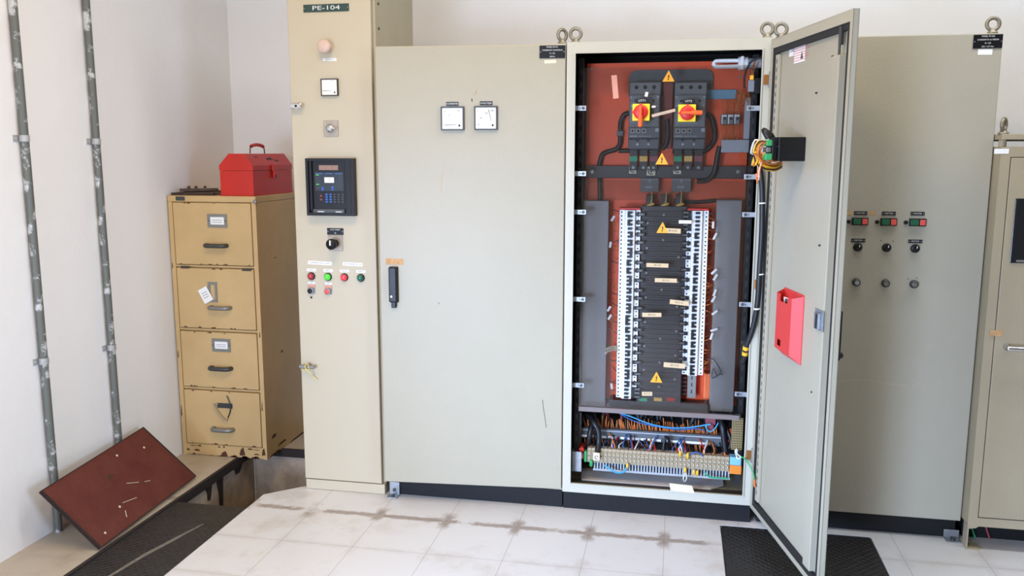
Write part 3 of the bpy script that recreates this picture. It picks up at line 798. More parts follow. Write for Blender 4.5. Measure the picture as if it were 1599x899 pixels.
x, z = F1.p(483, 570.5); g = MB(); g.cyl((x, -.0003, z), (x, -.02, z), .012, n=16); g.box(x - .036, x + .036, -.032, -.02, z - .008, z + .008, 0, .004); th_ = g.build('turn_handle', GREYFIT, pe, 'grey metal turn handle')
g = MB(); g.tube([(x + .006, -.033, z + .018), (x - .004, -.037, z + .004), (x + .006, -.034, z - .012), (x + .02, -.030, z - .03), (x + .022, -.012, z - .045), (x + .04, -.010, z - .062)], .002, 6)
g.tube([(x - .006, -.018, z + .012), (x + .010, -.034, z + .012), (x + .012, -.034, z - .01), (x - .036, -.012, z - .016)], .0018, 6); g.build('string', STRING, th_, 'yellow string tied on')

# ================================================================== three main cabinets
CT, CB = 1.938, 0.082              # body top and bottom


def body_shell(g, x0, x1, z0, z1, y0, y1, t=.003, mi=0, mi_in=1):
    g.box(x0, x0 + t, y0, y1, z0, z1, mi); g.box(x1 - t, x1, y0, y1, z0, z1, mi)
    g.box(x0 + t, x1 - t, y1 - t, y1, z0, z1, mi); g.box(x0 + t, x1 - t, y0, y1 - t, z1 - t, z1, mi); g.box(x0 + t, x1 - t, y0, y1 - t, z0, z0 + t, mi)


# ---- closed cabinet
ax0, ax1 = -1.245, -0.4535
cc = thing('distribution_cabinet', ((ax0 + ax1) / 2, .25, 0), 'pale grey closed electrical cabinet with two meters on its wide door', 'electrical cabinet')
b = MB(); b.box(ax0, ax1, .012, .50, CB, CT, 0, .003); b.build('body', PAINT_D, cc)
b = MB(); b.box(ax0 + .06, ax1 - .001, .02, .48, .001, CB - .001, 0, .002); b.build('plinth', BLACKM, cc)
HX = -0.4555
T2 = Matrix.Translation((HX, -.004, 0)) @ Matrix.Rotation(math.radians(4.7), 4, 'Z'); F2 = Face(T2)
dw = .772; g = MB(T2); g.box(-dw, -.001, 0, .018, .091, 1.9335, 0, .004, seg=3); doorg = g
g = MB(T2); g.frame(-dw + .02, -.02, .11, 1.915, .015, .0185, .024); g.build('door_gasket', GASKET, cc)
nameplate(F2, T2, cc, (842.5, 71, 882.5, 91), ['PANEL PE-401', 'CORRIENTE CONTINUA', 'N. 125', '125Vcc'], hs=.62, th=.003)
paper(F2, T2, cc, (850, 93.5, 868.5, 99), M=PAPER_Y, rot=-2)
for rc, nd, nums, tagrc, s_ in (((689, 166.5, 725, 203.5), ((.17, .225), (.66, .235)), (('A', .16, .80), ('0', .38, .62), ('50', .77, .81), ('1', .60, .12)), (697, 159, 716, 165.2), 'CORRIENTE'),
                           ((741, 165.7, 777, 203), ((.62, .86), (.74, .38)), (('V', .16, .80), ('100', .52, .70), ('50', .30, .50), ('0', .18, .22), ('200', .78, .80), ('1', .60, .14)), (749.5, 158, 769, 164.2), 'VOLTAJE')):
    meter(F2, T2, cc, rc, nd, nums=nums); nameplate(F2, T2, cc, tagrc, [s_], hs=.62)
paper(F2, T2, cc, (602, 403.5, 630, 413), M=TAPE, name='tape_strip', rot=0.5)
x0, x1, z0, z1 = F2.rect(609, 416, 621.5, 472); g = MB(T2)
g.box(x0 - .001, x1 + .002, -.006, -.0003, z0, z1, 0, .002); g.box(x0, x1, -.026, -.006, z0 + .004, z1, 0, .005)
x, z = F2.p(616, 474); g.box(x - .010, x + .010, -.016, -.0003, z - .016, z + .02, 0, .003)
sh = g.build('swing_handle', BLACK, cc)
x, z = F2.p(613.5, 461.5); g = MB(T2); g.lathe((x, -.0262, z), (0, -1, 0), [(.006, 0), (.006, .002), (.004, .003), (.0005, .003)], 16); g.build('lock', CHROME, sh)
g = MB(T2)
def scratch(F, pts, w, y=-.0004, mi=0):
    q = [Vector((F.p(u, v)[0], y, F.p(u, v)[1])) for u, v in pts]
    for a, c in zip(q[:-1], q[1:]):
        d = (c - a).normalized(); s_ = Vector((-d.z, 0, d.x)) * w; g.add([a - s_, a + s_, c + s_, c - s_], [[0, 1, 2, 3]], mi)
scratch(F2, [(847, 624), (849, 640), (851, 652), (853, 667)], .0012); scratch(F2, [(737.5, 158.5), (736.5, 154)], .0022); scratch(F2, [(685, 472), (685.6, 475)], .0012)
scratch(F2, [(748, 134), (742, 147)], .0018, mi=1); scratch(F2, [(691, 265), (689, 300)], .0016, mi=1); scratch(F2, [(745, 138), (741, 150)], .0010, mi=1)
doorg.v += g.v; n0 = len(doorg.v) - len(g.v)
for f_, m_ in zip(g.f, g.m): doorg.f.append([i + n0 for i in f_]); doorg.m.append(m_ + 1); doorg.sm.append(False)
doorg.build('door', [PAINT, SCRATCH, SCUFF], cc)
FZ = Face(Matrix.Translation((0, .03, 0)))
eyebolt(cc, FZ.p(878, 60)[0], CT, rot=.8)
foot_bracket(cc, Face(Matrix.Identity(4)), (609, 752, 624, 776), .012)

# ---- open cabinet
bx0, bx1 = -0.4515, 0.326
oc = thing('distribution_cabinet', ((bx0 + bx1) / 2, .25, 0), 'open electrical cabinet with orange back panel, breakers and its door swung wide', 'electrical cabinet')
b = MB(); body_shell(b, bx0, bx1, CB, CT, .001, .50); b.build('body', DARKIN, oc)
b = MB(); b.frame(bx0 - .0005, bx1 + .0005, CB - .0005, CT + .0005, .0345, -.002, .004, 0, wt=.042, wb=.040)
b.frame(bx0 + .030, bx1 - .030, CB + .036, CT - .038, .0045, -.008, .004, 0)      # the turned-up sealing lip
b.box(bx0 - .0008, bx1 + .0008, .004, .5005, CT + .0002, CT + .003, 0); b.build('door_frame', PAINT_D, oc)
b = MB(); b.box(bx0 + .001, bx1 + .002, .016, .48, .001, CB - .002, 0, .002); b.build('plinth', BLACKM, oc)
eyebolt(oc, FZ.p(899, 60)[0], CT + .003); eyebolt(oc, FZ.p(1198, 53)[0], CT + .003)
# corner posts inside the enclosure
for xx in (bx0 + .034, bx1 - .06):
    g = MB(); g.box(xx, xx + .022, .10, .125, CB + .05, CT - .05, 0); 
    for k in range(34): g.box(xx + .007, xx + .015, .0992, .0998, CB + .09 + k * .05, CB + .115 + k * .05, 1)
    g.build('upright', [GASKET, DARKIN], oc)
g = MB(); g.box(bx0 + .006, bx1 - .006, .12, .48, CB + .005, CB + .010); g.box(bx0 + .004, bx1 - .004, .02, .12, CB + .006, CB + .012, 1); g.build('gland_plate', [PAINT_F, DARKIN], oc)
# white cover clamps
FC = Face(Matrix.Translation((0, .045, 0)))
for u, v, side in ((907, 169, -1), (907, 271, -1), (907, 331, -1), (906, 467, -1), (904, 601, -1), (1175, 169, 1), (1171, 276, 1), (1168, 335, 1), (1163, 475, 1), (1156, 615, 1)):
    x, z = FC.p(u, v); g = MB()
    xa, xb = (bx0 + .031, x + .022) if side < 0 else (x - .022, bx1 - .031)
    g.box(xa, xb, .041, .0445, z - .010, z + .010, 0, .001)
    xs = xb - .012 if side < 0 else xa + .012
    g.cyl((xs, .036, z), (xs, .0407, z), .006, n=10, mi=1); g.cyl((xs - side * -.012, .039, z), (xs - side * -.012, .0407, z), .003, n=8, mi=1)
    if side < 0: g.box(xa, xa + .003, .006, .0405, z - .010, z + .010, 0)
    else: g.box(xb - .003, xb, .006, .0405, z - .010, z + .010, 0)
    g.build('cover_clamp', [STEEL, GREYFITD], oc)

# the swung-open door
TD = Matrix.Translation((0.3225, -.008, 0)) @ Matrix.Rotation(math.radians(103.5), 4, 'Z'); FD = Face(TD)
DW, DZ0, DZ1 = .704, .078, 1.930
g = MB(TD); g.box(-DW, 0, -.0185, -.0165, DZ0, DZ1, 0)
g.frame(-DW, 0, DZ0, DZ1, .0015, -.0185, 0, 0); g.frame(-DW, 0, DZ0, DZ1, .020, -.002, 0, 0, wt=.034)
door = g.build('open_door', PAINT, oc, 'inner side of the swung-open door')
g = MB(TD); g.frame(-DW + .0215, -.0205, DZ0 + .0215, DZ1 - .0355, .019, -.016, -.003); g.build('gasket', GASKET, door)
sx0, sx1 = -DW + .062, -DW + .120
zt = DZ1 - .125
g = MB(TD); g.box(sx0, sx1, -.016, .010, DZ0 + .05, zt, 0, .003); g.box(-.074, -.042, -.016, -.004, DZ0 + .05, DZ1 - .06, 0, .002)
for k in range(60): g.box(-.061, -.055, -.0038, -.0032, DZ0 + .08 + k * .03, DZ0 + .095 + k * .03, 1)
g.build('stiffener', [PAINT, GREYFITD], door)
g = MB(TD); xx = (sx0 + sx1) / 2 - .010; g.cyl((xx, .002, zt - .02), (xx, .002, zt + .04), .004, n=10); g.box(xx - .008, xx + .008, -.008, .004, zt + .03, zt + .085, 0, .002); g.build('locking_rod', GREYFITD, door)
_, _, z0, z1 = FD.rect(1273, 485, 1297, 518, .01); x0, x1 = sx0 - .004, sx1 + .006; g = MB(TD)
g.box(x0, x1, .0102, .013, z0, z1, 0, .001); g.box(x0 + .016, x1 - .016, .013, .022, z0 + .003, z1 - .010, 0, .002); g.box(x0 + .026, x0 + .034, .022, .0245, z0 + .006, z1 - .014, 1)
g.cyl((x1 + .0, .002, (z0 + z1) / 2 + .008), (x1 + .022, .002, (z0 + z1) / 2 + .008), .0055, n=10); g.build('latch_mechanism', [STEEL, GASKET], door)
zh = FD.p(1305, 535, -.02)[1]; g = MB(TD); xh = -DW + .045; g.box(xh - .016, xh + .016, -.026, -.0187, zh - .105, zh + .10, 0, .002); g.box(xh - .013, xh + .013, -.040, -.026, zh - .06, zh + .10, 0, .004)
g.lathe((xh, -.040, zh - .045), (0, -1, 0), [(.010, 0), (.010, .008), (.006, .012), (.0005, .012)], 14); g.build('swing_handle', BLACK, door)
g = MB(TD)
for u, v in ((1302.5 - 2, 88), (1280, 383), (1268, 612), (1254, 872), (1189, 700), (1212, 98), (1275, 145)):
    x, z = FD.p(u, v, -.014); g.cyl((x, -.0163, z), (x, -.010, z), .0032, n=10)
g.build('screw', GREYFITD, door)
for i, zc in enumerate((FD.p(1203, 124, 0)[1], 1.0, .30)):
    g = MB(); g.cyl((.3235, -.011, zc - .03), (.3235, -.011, zc + .03), .0055, n=12, mi=1); g.box(.300, .322, -.0105, -.0023, zc - .018, zc + .018, 0, .001); g.build('hinge', [BRASS, GREYFIT], door)
# safety stickers
x0, x1, z0, z1 = FD.rect(1233, 66, 1245, 87, -.0164); g = MB(TD); g.box(x0, x1, -.0163, -.0157, z0, z1, 0); g.text('2X', (x0 + x1) / 2, z1 - .025, .028, -.0152, 1); g.build('sticker', [PAPER, LETTER_K], door)
for v in g.v: pass
x0, x1, z0, z1 = FD.rect(1241, 64, 1258, 97, -.0164); g = MB(TD); g.box(x0, x1, -.0156, -.0150, z0, z1, 0)
for k in range(7): g.box(x0 + .008, x1 - .008 - .012 * (k % 3), -.0150, -.0147, z1 - .015 - k * .0085, z1 - .0125 - k * .0085, 1)
xx, zz = x0 + (x1 - x0) * .72, z0 + .02; g.add([(xx - .012, -.0145, zz - .01), (xx + .012, -.0145, zz - .01), (xx, -.0145, zz + .018)], [[0, 1, 2]], 2); g.build('sticker', [PAPER, LETTER_R, LETTER_K], door)
# meter body that reaches through the door, with its wiring
zc0 = FD.p(1232, 253, .0)[1]; zc1 = FD.p(1232, 214, .0)[1]
xa = FD.p(1258, 232, -.016)[0]; xb = xa + .092
g = MB(TD); g.box(xa, xb, -.016, .078, zc0 + .004, zc1 - .002, 0, .003); g.box(xa + .012, xb - .012, .078, .096, zc0 + .012, zc1 - .014, 0, .003)
g.box(xa + .004, xb - .004, .0782, .0792, zc1 - .036, zc1 - .033, 1)
mu_ = g.build('power_meter', [BLACK, GREYFIT], oc, 'black meter case mounted through the open door')
g = MB(TD); g.box(xa + .01, xb - .012, .0965, .116, zc1 - .032, zc1 - .012, 0, .003); g.box(xa + .006, xb - .02, .0965, .120, zc0 + .008, zc0 + .030, 0, .003); g.build('terminal_plug', WIRE_G, mu_)
g = MB(TD); g.box(xa + .02, xb - .03, .0965, .112, zc0 + .034, zc1 - .036, 0, .002); g.build('connector', GREYFIT, mu_)
wm = [WIRE_Y, WIRE_O, WIRE_W, CABLE]
g = MB(TD)
for k in range(18):
    xs = xa + .012 + rnd.uniform(0, .06); top = rnd.random() < .75; za = (zc1 - .022) if top else (zc0 + .018); zb = zc0 - rnd.uniform(-.03, .02)
    mi = rnd.choice((0, 0, 0, 0, 1, 1, 1, 1, 2, 3)); yo = .124 + rnd.uniform(-.006, .018)
    g.tube([(xs, .112, za), (xs + .005, yo, za + rnd.uniform(-.002, .012)), (xs + rnd.uniform(.0, .03), yo + .012, za - .03), (xs + rnd.uniform(0, .03), yo, zb + .01), (xs + .02, yo - .03, zb - .008), (xs + .045, .06, zb - .01), (xb + .03, .02, zb)], .0029, 6, mi, smooth=3)
for k in range(4):
    xs = xa + .03 + .008 * k; g.tube([(xs, .12, zc0 + .01), (xs, .13, zc0 - .03), (xs + .01, .125, zc0 - .055 - .006 * k), (xs + .02, .13, zc0 - .04)], .0018, 6, (1, 2, 1, 1)[k], smooth=3)
wires = g.build('meter_wiring', wm, mu_, 'bundle of yellow and orange wires')
g = MB(TD); g.tube([(xb - .02, .09, zc1 - .004), (xb - .01, .10, zc1 + .018), (xb + .02, .09, zc1 + .02), (xb + .06, .05, zc1), (xb + .09, .02, zc1 - .05)], .011, 10); g.build('cable_sleeve', CABLE, mu_)
# red document holder on the door
zb0, zb1 = FD.p(1231, 562, .0)[1], FD.p(1231, 455, .0)[1]
px0 = FD.p(1254, 510, -.016)[0]; px1 = px0 + .190; dp = .034
g = MB(TD); y0_ = -.0160
ch = .028
out = [(px0, zb0), (px1, zb0), (px1, zb1), (px0, zb1)]
g.box(px0, px1, y0_, y0_ + .002, zb0, zb1 + .004, 0)                                 # back sheet
yf = y0_ + dp; ix0, ix1, iz0 = px0 + ch, px1 - ch * .55, zb0 + .028; zt = zb1 - .012
nz0, nz1 = ix0 + .040, ix1 - .034; nd = zt - .026
wz0, wx0, wx1 = iz0 + .012, ix1 - .058, ix1 - .022; wz1 = wz0 + .024
def quad(a, b_, c, d, mi=0): g.add([a, b_, c, d], [[0, 1, 2, 3]], mi)
def fr(xx0, xx1, zz0, zz1): g.box(xx0, xx1, yf - .002, yf, zz0, zz1, 0)
fr(ix0, ix1, iz0, wz0); fr(ix0, wx0, wz0, wz1); fr(wx1, ix1, wz0, wz1); fr(ix0, ix1, wz1, nd); fr(ix0, nz0, nd, zt); fr(nz1, ix1, nd, zt)
def slab4(p4, n=.0018):
    a, b_, c, d = [Vector(q) for q in p4]; nn = (b_ - a).cross(d - a).normalized() * n
    g.add([a, b_, c, d, a + nn, b_ + nn, c + nn, d + nn], [[0, 1, 2, 3], [7, 6, 5, 4], [0, 4, 5, 1], [1, 5, 6, 2], [2, 6, 7, 3], [3, 7, 4, 0]])
slab4([(px0, y0_, zb0), (ix0, yf, iz0), (ix0, yf, zt), (px0, y0_, zb1)]); slab4([(px1, y0_, zb0), (px1, y0_, zb1), (ix1, yf, zt), (ix1, yf, iz0)]); slab4([(px0, y0_, zb0), (px1, y0_, zb0), (ix1, yf, iz0), (ix0, yf, iz0)])
hold = g.build('document_holder', POCKET, None, loc=TD @ Vector(((px0 + px1) / 2, y0_, zb0)))
tag(hold, 'red plastic document holder fixed to the inside of the open door', 'document holder')
g = MB(TD); g.box(px0 + .04, px1 - .035, y0_ + .010, y0_ + .016, iz0 + .006, zt - .014, 0); g.box(nz1 - .030, nz1 - .006, y0_ + .0165, y0_ + .018, nd - .01, zt - .016, 1)
pp = g.build('folded_papers', [PAPER, LETTER_K], None, loc=TD @ Vector(((px0 + px1) / 2, y0_ + .013, iz0)))
tag(pp, 'folded white papers inside the red document holder', 'papers')

# loom of cables that crosses from cabinet to door
FL = Face(Matrix.Translation((0, -.03, 0)))
def P3(u, v, y): x, z = Face(Matrix.Translation((0, y, 0))).p(u, v); return (x, y, z)
g = MB(); g.tube([P3(1187, 262, -.02), P3(1190, 300, -.03), P3(1189.5, 360, -.035), P3(1186, 420, -.035), P3(1183, 470, -.03), P3(1176, 510, -.018), P3(1166, 540, .0), P3(1163, 556, .01), P3(1160, 566, .02)], .0105, 12, 0)
lo = g.build('cable_loom', CABLE, None, loc=P3(1187, 400, -.03)); tag(lo, 'black cable loom looping from the open cabinet to its door', 'cable')
g = MB()
for p in ((P3(1165.3, 541, .001), P3(1164, 546, .004)), (P3(1163.6, 549, .0055), P3(1163, 554, .009))): g.cyl(p[0], p[1], .0118, n=14)
g.build('yellow_band', WIRE_Y, lo)
g = MB()
for u, v in ((1190, 317), (1187, 428), (1181.5, 482)):
    a = Vector(P3(u, v - 1, -.034)); c = Vector(P3(u, v + 1, -.034)); g.cyl(a, c, .0118, n=14); g.cyl(Vector(P3(u, v, -.034)), Vector(P3(u + 6, v, -.05)), .0012, n=6)
g.build('cable_tie', WHITE, lo)
# earth strap near the bottom hinge
g = MB(); g.tube([P3(1153, 712, .03), P3(1160, 714, .0), P3(1168, 722, -.03), P3(1175, 735, -.05), P3(1178, 748, -.06)], .003, 7, 0); g.tube([P3(1178, 748, -.06), P3(1178, 756, -.06), P3(1179, 760, -.06)], .0042, 8, 1)
g.tube([P3(1150, 700, .05), P3(1151, 708, .03), P3(1157, 713, .01)], .0025, 6, 2)
tag(g.build('earth_wire', [WIRE_G, WIRE_O, WIRE_W], None, loc=P3(1165, 730, 0)), 'green earth wire hanging at the lower hinge of the open door', 'wire')
g = MB(); x, z = FL.p(1065, 761); R = Matrix.Translation((0, 0, 0))
x0, x1, z0, z1 = Face(Matrix.Translation((0, -.0085, 0))).rect(1045, 755.5, 1085, 767); g.prism([(x0, z1), (x1 - .012, z1 - .004), (x1, z0 - .004), (x0 + .006, z0)], -.0092, -.0083)
g.build('masking_tape', TAPE_CREAM, oc)

# ================================================================== contents of the open cabinet
YP = .20
FPn = Face(Matrix.Translation((0, YP, 0)))
def FY(y): return Face(Matrix.Translation((0, y, 0)))
x0, x1 = FPn.p(914, 300)[0], FPn.p(1164, 300)[0]; z1 = FPn.p(1040, 97)[1]; z0 = Face(Matrix.Translation((0, .135, 0))).p(1040, 638)[1] + .013
g = MB(); g.box(x0, x1, YP, YP + .003, z0, z1, 0)
for u, v in ((1155, 120), (924, 107), (924, 600), (1150, 620)):
    x, z = FPn.p(u, v); g.cyl((x, YP - .004, z), (x, YP - .0003, z), .006, n=6, mi=1)
for u, v in ((980, 620), (1030, 640)): pass
mp = g.build('mounting_plate', [ORANGE, GREYFIT], oc, 'orange back mounting plate'); del z0, z1
g = MB(); g.box(bx0 + .006, bx1 - .006, .495, .4965, CB + .02, CT - .02); g.build('rear_panel', DARKIN, oc)
for xx in (bx0 + .06, bx1 - .09): 
    g = MB(); g.box(xx, xx + .03, YP + .004, .494, .50, .53); g.box(xx, xx + .03, YP + .004, .494, 1.80, 1.83); g.build('plate_support', DARKIN, oc)

# grey back board behind the two main breakers
g = MB(); Fb = FY(.192); x0, x1, z0, z1 = Fb.rect(981, 109, 1112, 232)
z0b = Fb.p(1040, 150)[1]
r = .03; pts = [(x0, z0b), (x1, z0b)] + [(x1 - r + r * math.cos(t), z1 - r + r * math.sin(t)) for t in (0, .5, 1.05, 1.57)] + [(x0 + r - r * math.sin(t), z1 - r + r * math.cos(t)) for t in (0, .5, 1.05, 1.57)]
g.prism(pts, .188, .1992); tag(g.build('insulating_board', GREYB_D, loc=(x0, .19, z0b)), 'dark grey insulating board above the two main breakers', 'insulating board')

YM = .100
Fm = FY(YM)
def mccb(u0, u1, rc, kc, down, lab, txt, trc, handle):
    x0, x1 = Fm.p(u0, 190)[0], Fm.p(u1, 190)[0]; w = x1 - x0
    zt, zm0, zm1, zb = Fm.p(u0, 128)[1], Fm.p(u0, 199)[1], Fm.p(u0, 216)[1], Fm.p(u0, 233)[1]
    o = thing('main_breaker', ((x0 + x1) / 2, .186, zb), lab, 'main breaker', 'main breakers in the open cabinet')
    g = MB(); g.box(x0, x1, YM + .02, .1868, zb, zt, 0, .004); g.box(x0 + w * .02, x1 - w * .02, YM, YM + .02, zm1, zt - .05, 1, .004)
    for k in range(3):
        xx = x0 + w * (.22 + .28 * k); g.cyl((xx, YM + .0185, zt - .02), (xx, YM + .0195, zt - .02), .008, n=14, mi=2); g.cyl((xx, YM - .001, zt - .075), (xx, YM - .0002, zt - .075), .006, n=12, mi=2)
    for k in (.06, .92): g.cyl((x0 + w * k, YM - .002, zt - .06), (x0 + w * k, YM - .0002, zt - .06), .004, n=10, mi=3); 
    for k in (.10, .90): g.cyl((x0 + w * k, YM - .002, zm0 + .085), (x0 + w * k, YM - .0002, zm0 + .085), .0035, n=10, mi=3)
    g.build('case', [GREYB, GREYB, BLACK, STEEL], o)
    g = MB(); g.box(x0, x1, YM - .012, YM + .018, zm1, zm0, 0, .002)
    for k in range(3):
        xx = x0 + w * (.14 + .18 * k); zz = (zm0 + zm1) / 2 + .008; g.box(xx - .008, xx + .008, YM - .0128, YM - .0122, zz - .008, zz + .008, 1); g.cyl((xx, YM - .014, zz), (xx, YM - .0129, zz), .005, n=12, mi=2)
    g.box(x1 - w * .14, x1 - w * .03, YM - .0128, YM - .0122, zm0 - .018, zm0 - .004, 3); g.box(x0 + w * .05, x0 + w * .30, YM - .0128, YM - .0122, zm1 + .006, zm1 + .011, 4)
    for k in range(5): g.box(x0 + w * (.36 + .08 * k), x0 + w * (.40 + .08 * k), YM - .0128, YM - .0122, zm1 + .006, zm1 + .010, 3)
    g.build('trip_unit', [GREYB_D, GREYFIT, BLACK, GREYB_L, GREYFIT], o)
    g = MB(); g.box(x0, x1, YM - .004, YM + .03, zb, zm1 - .001, 0, .005)
    for k in (.30, .65): g.cyl((x0 + w * k, YM - .0055, (zb + zm1) / 2 - .002), (x0 + w * k, YM - .0042, (zb + zm1) / 2 - .002), .0045, n=12, mi=1); g.box(x0 + w * k - .006, x0 + w * k + .006, YM - .0055, YM - .0042, zm1 - .011, zm1 - .004, 2)
    g.build('terminal_cover', [GREYB_D, STEEL, BLACK], o)
    # rotary handle reaching the front of the cover
    yy = .040; F_ = FY(yy); a0, a1, c0, c1 = F_.rect(*rc)
    g = MB(); g.box(a0, a1, yy, YM - .0005, c0, c1, 0, .002); hp = g.build('handle_plate', YELLOW, o, 'yellow square handle plate')
    x, z = F_.p(*kc); g = MB(); R_ = .0285
    g.lathe((x, yy - .0005, z), (0, -1, 0), [(R_, 0), (R_, .008), (R_ * .92, .012), (R_ * .3, .013), (.0005, .013)], 32)
    for t in (0, 1, 2, 3): pass
    tip = (x, z + R_ + .008); g.prism([(x - .010, z + R_ * .85), (x + .010, z + R_ * .85), (x, z + R_ * 1.25)], yy - .010, yy - .0005)
    g.prism([(x - R_ * .85, z - .010), (x - R_ * .85, z + .010), (x - R_ * 1.25, z)], yy - .010, yy - .0005)
    g.build('knob', RED, hp)
    g = MB()
    hx, hz = F_.p(*handle)
    if down: g.box(x - .0055, x + .0055, yy - .034, yy - .0125, hz, z + .024, 0, .003); g.box(x - .0085, x + .0085, yy - .032, yy - .010, hz, hz + .045, 0, .004)
    else: g.box(x - .024, hx, yy - .034, yy - .0125, z - .0055, z + .0055, 0, .003); g.box(hx - .045, hx, yy - .032, yy - .010, z - .0085, z + .0085, 0, .004)
    g.build('grip', RED_O, hp, 'orange red grip')
    a0, a1, c0, c1 = FY(.046).rect(*trc); g = MB(); g.box(a0, a1, .046, .0485, c0, c1, 0, .0004); g.text(txt, (a0 + a1) / 2, (c0 + c1) / 2, (c1 - c0) * .75, .0456, 1); g.build('name_tag', [NAVY, LETTER], o, 'black engraved tag')
    # phase straps below
    for k, mm in enumerate((GREEN_T, YEL_T, PURP_T)):
        xc = x0 + w * (.16 + .33 * k); g = MB(); zl = FY(.15).p(u0, 266)[1]; ztp = zb - .001
        g.box(xc - .0155, xc + .0155, .148, .156, zl, ztp, 0, .001); zb0 = FY(.148).p(u0, 252)[1]; g.box(xc - .0165, xc + .0165, .1465, .1575, zb0, zb0 + .022, 1, .001)
        g.cyl((xc, .1465, zl + .012), (xc, .148, zl + .012), .006, n=10, mi=2)
        g.build('phase_strap', [CABLE, mm, GREYFIT], o)
    return o


mccb(981.5, 1030.5, (987.5, 162, 1014.5, 188.5), (1000.5, 175), True, 'left main breaker with its orange handle pointing down', 'UTT1', (993, 154, 1012.5, 160.5), (1000, 198.5))
mccb(1052, 1102.5, (1059, 163, 1086.5, 190), (1073.2, 176.4), False, 'right main breaker with its orange handle pointing sideways', 'UTT2', (1065.5, 155, 1085, 161), (1097, 176.4))
# shade on the orange plate, painted as a maroon strip between the main breakers
g = MB(); x0, x1, z0, z1 = FY(.16).rect(1034, 128, 1050, 232); g.box(x0, x1, .16, .188, z0, z1, 0, .002); tag(g.build('plate_shade_strip', SHADED_ORANGE, loc=(x0, .17, z0)), 'maroon strip painting the plate shade between the two main breakers', 'shade strip')

# black busbar rail
Fb = FY(.165); x0, x1, z0, z1 = Fb.rect(916, 259, 1164, 280)
br = thing('busbar_rail', ((x0 + x1) / 2, .18, z0), 'black horizontal busbar support rail below the main breakers', 'busbar')
g = MB(); g.box(x0, x1, .165, .184, z0 + .004, z1, 0, .002); g.box(x0 + .01, x1 - .01, .184, .1992, z0 + .012, z1 - .012, 0)
for u in (925, 1152): 
    x, z = Fb.p(u, 268); g.cyl((x, .158, z), (x, .1648, z), .008, n=6, mi=1)
g.build('rail', [BUSBLK, GREYFIT], br)
for rc in ((982.5, 257, 994, 271), (1010, 260, 1023.5, 274), (1051.5, 257.5, 1064, 271.5)):
    a0, a1, c0, c1 = FY(.16).rect(*rc); g = MB(); g.box(a0, a1, .1535, .1648, c0, c1, 0, .002); xm, zm = (a0 + a1) / 2, (c0 + c1) / 2
    g.tube([(xm + .011 * math.cos(t), .153, zm - .002 + .011 * math.sin(t)) for t in [k * .5 for k in range(12)]], .0022, 6, 1, smooth=0); g.cyl((xm, .150, zm - .002), (xm, .1535, zm - .002), .005, n=10, mi=1); g.box(xm - .014, xm - .010, .152, .1535, zm - .004, zm + .014, 1)
    g.build('busbar_holder', [PAPER_Y, GREYFITD], br, 'cream insulated busbar holder')

# clear covers of the busbar lugs and three lugs below
for u0, u1 in ((1000, 1029), (1049, 1079)):
    a0, a1, c0, c1 = FY(.15).rect(u0, 278, u1, 300); g = MB(); g.box(a0, a1, .15, .199, c0, c1, 0, .003); g.cyl(((a0 + a1) / 2, .146, c1 - .012), ((a0 + a1) / 2, .1497, c1 - .012), .005, n=10, mi=1)
    g.box((a0 + a1) / 2 - .018, (a0 + a1) / 2 + .012, .1485, .1497, (c0 + c1) / 2 - .012, (c0 + c1) / 2 - .004, 2)
    tag(g.build('lug_cover', [GREYB, STEEL, GREYB_L], loc=(a0, .17, c0)), ('left' if u0 < 1040 else 'right') + ' grey lug cover just below the busbar rail', 'lug cover', 'lug covers below the busbar rail')
for k, u in enumerate((1014.5, 1037, 1060.5)):
    x, z = FY(.13).p(u, 321); g = MB(); g.box(x - .016, x + .016, .135, .199, z - .005, z + .045, 0, .003); g.tube([(x - .012, .13, z - .004), (x + .002, .122, z + .004), (x + .016, .128, z + .008)], .006, 8, 1); g.tube([(x + .004, .126, z), (x + .008, .128, z + .03), (x + .007, .133, z + .06)], .0028, 6, 1); g.cyl((x - .014, .124, z - .003), (x - .008, .134, z - .003), .006, n=8, mi=2)
    tag(g.build('cable_lug', [CABLE, YEL_T, GREYFIT], loc=(x, .16, z)), ORD[k + 1] + ' from left of three yellow sleeved lugs above the busbar cover', 'cable lug', 'yellow sleeved cable lugs')

# thick black cables on the plate
def cable(pts, r, lab, y=.17, M=CABLE):
    P = [P3(u, v, yy if False else y) for u, v in pts]; g = MB(); g.tube(P, r, 10)
    return tag(g.build('power_cable', M, loc=P[0]), lab, 'cable', 'black cables on the orange plate')


cable([(982, 177), (975, 179), (969.5, 190), (968.5, 210), (968, 224), (962, 233), (950, 236.5), (941, 241), (937, 252), (936, 262), (937, 300), (937, 322)], .0105, 'black cable curving from the left main breaker down past the rail', .186)
cable([(1031, 233), (1008, 237), (985, 235.5), (966, 235.5)], .009, 'short black cable below the left main breaker', .176)
cable([(1103, 177), (1111, 184), (1115.5, 200), (1116, 216), (1109, 229), (1098, 236), (1078, 236.5), (1050, 236)], .0105, 'black cable curving right of the right main breaker', .186)
cable([(1041.5, 186), (1042.5, 205), (1041, 222), (1034, 233)], .0095, 'black cable running down between the main breakers', .148)
cable([(1124, 228), (1121, 240), (1118, 258), (1114, 272), (1104, 281), (1088, 283)], .011, 'black cable dropping from the grey duct to the lug covers', .148)
cable([(1052, 313), (1085, 315.5), (1118, 313)], .008, 'thin black cable above the right breaker column', .186)
x, z = FY(.186).p(968.5, 208); g = MB(); g.box(x - .014, x + .014, .172, .1865, z - .012, z + .010, 0, .003); tag(g.build('cable_clip', GREYB_D, loc=(x, .18, z)), 'dark clip on the cable left of the left main breaker', 'cable clip')

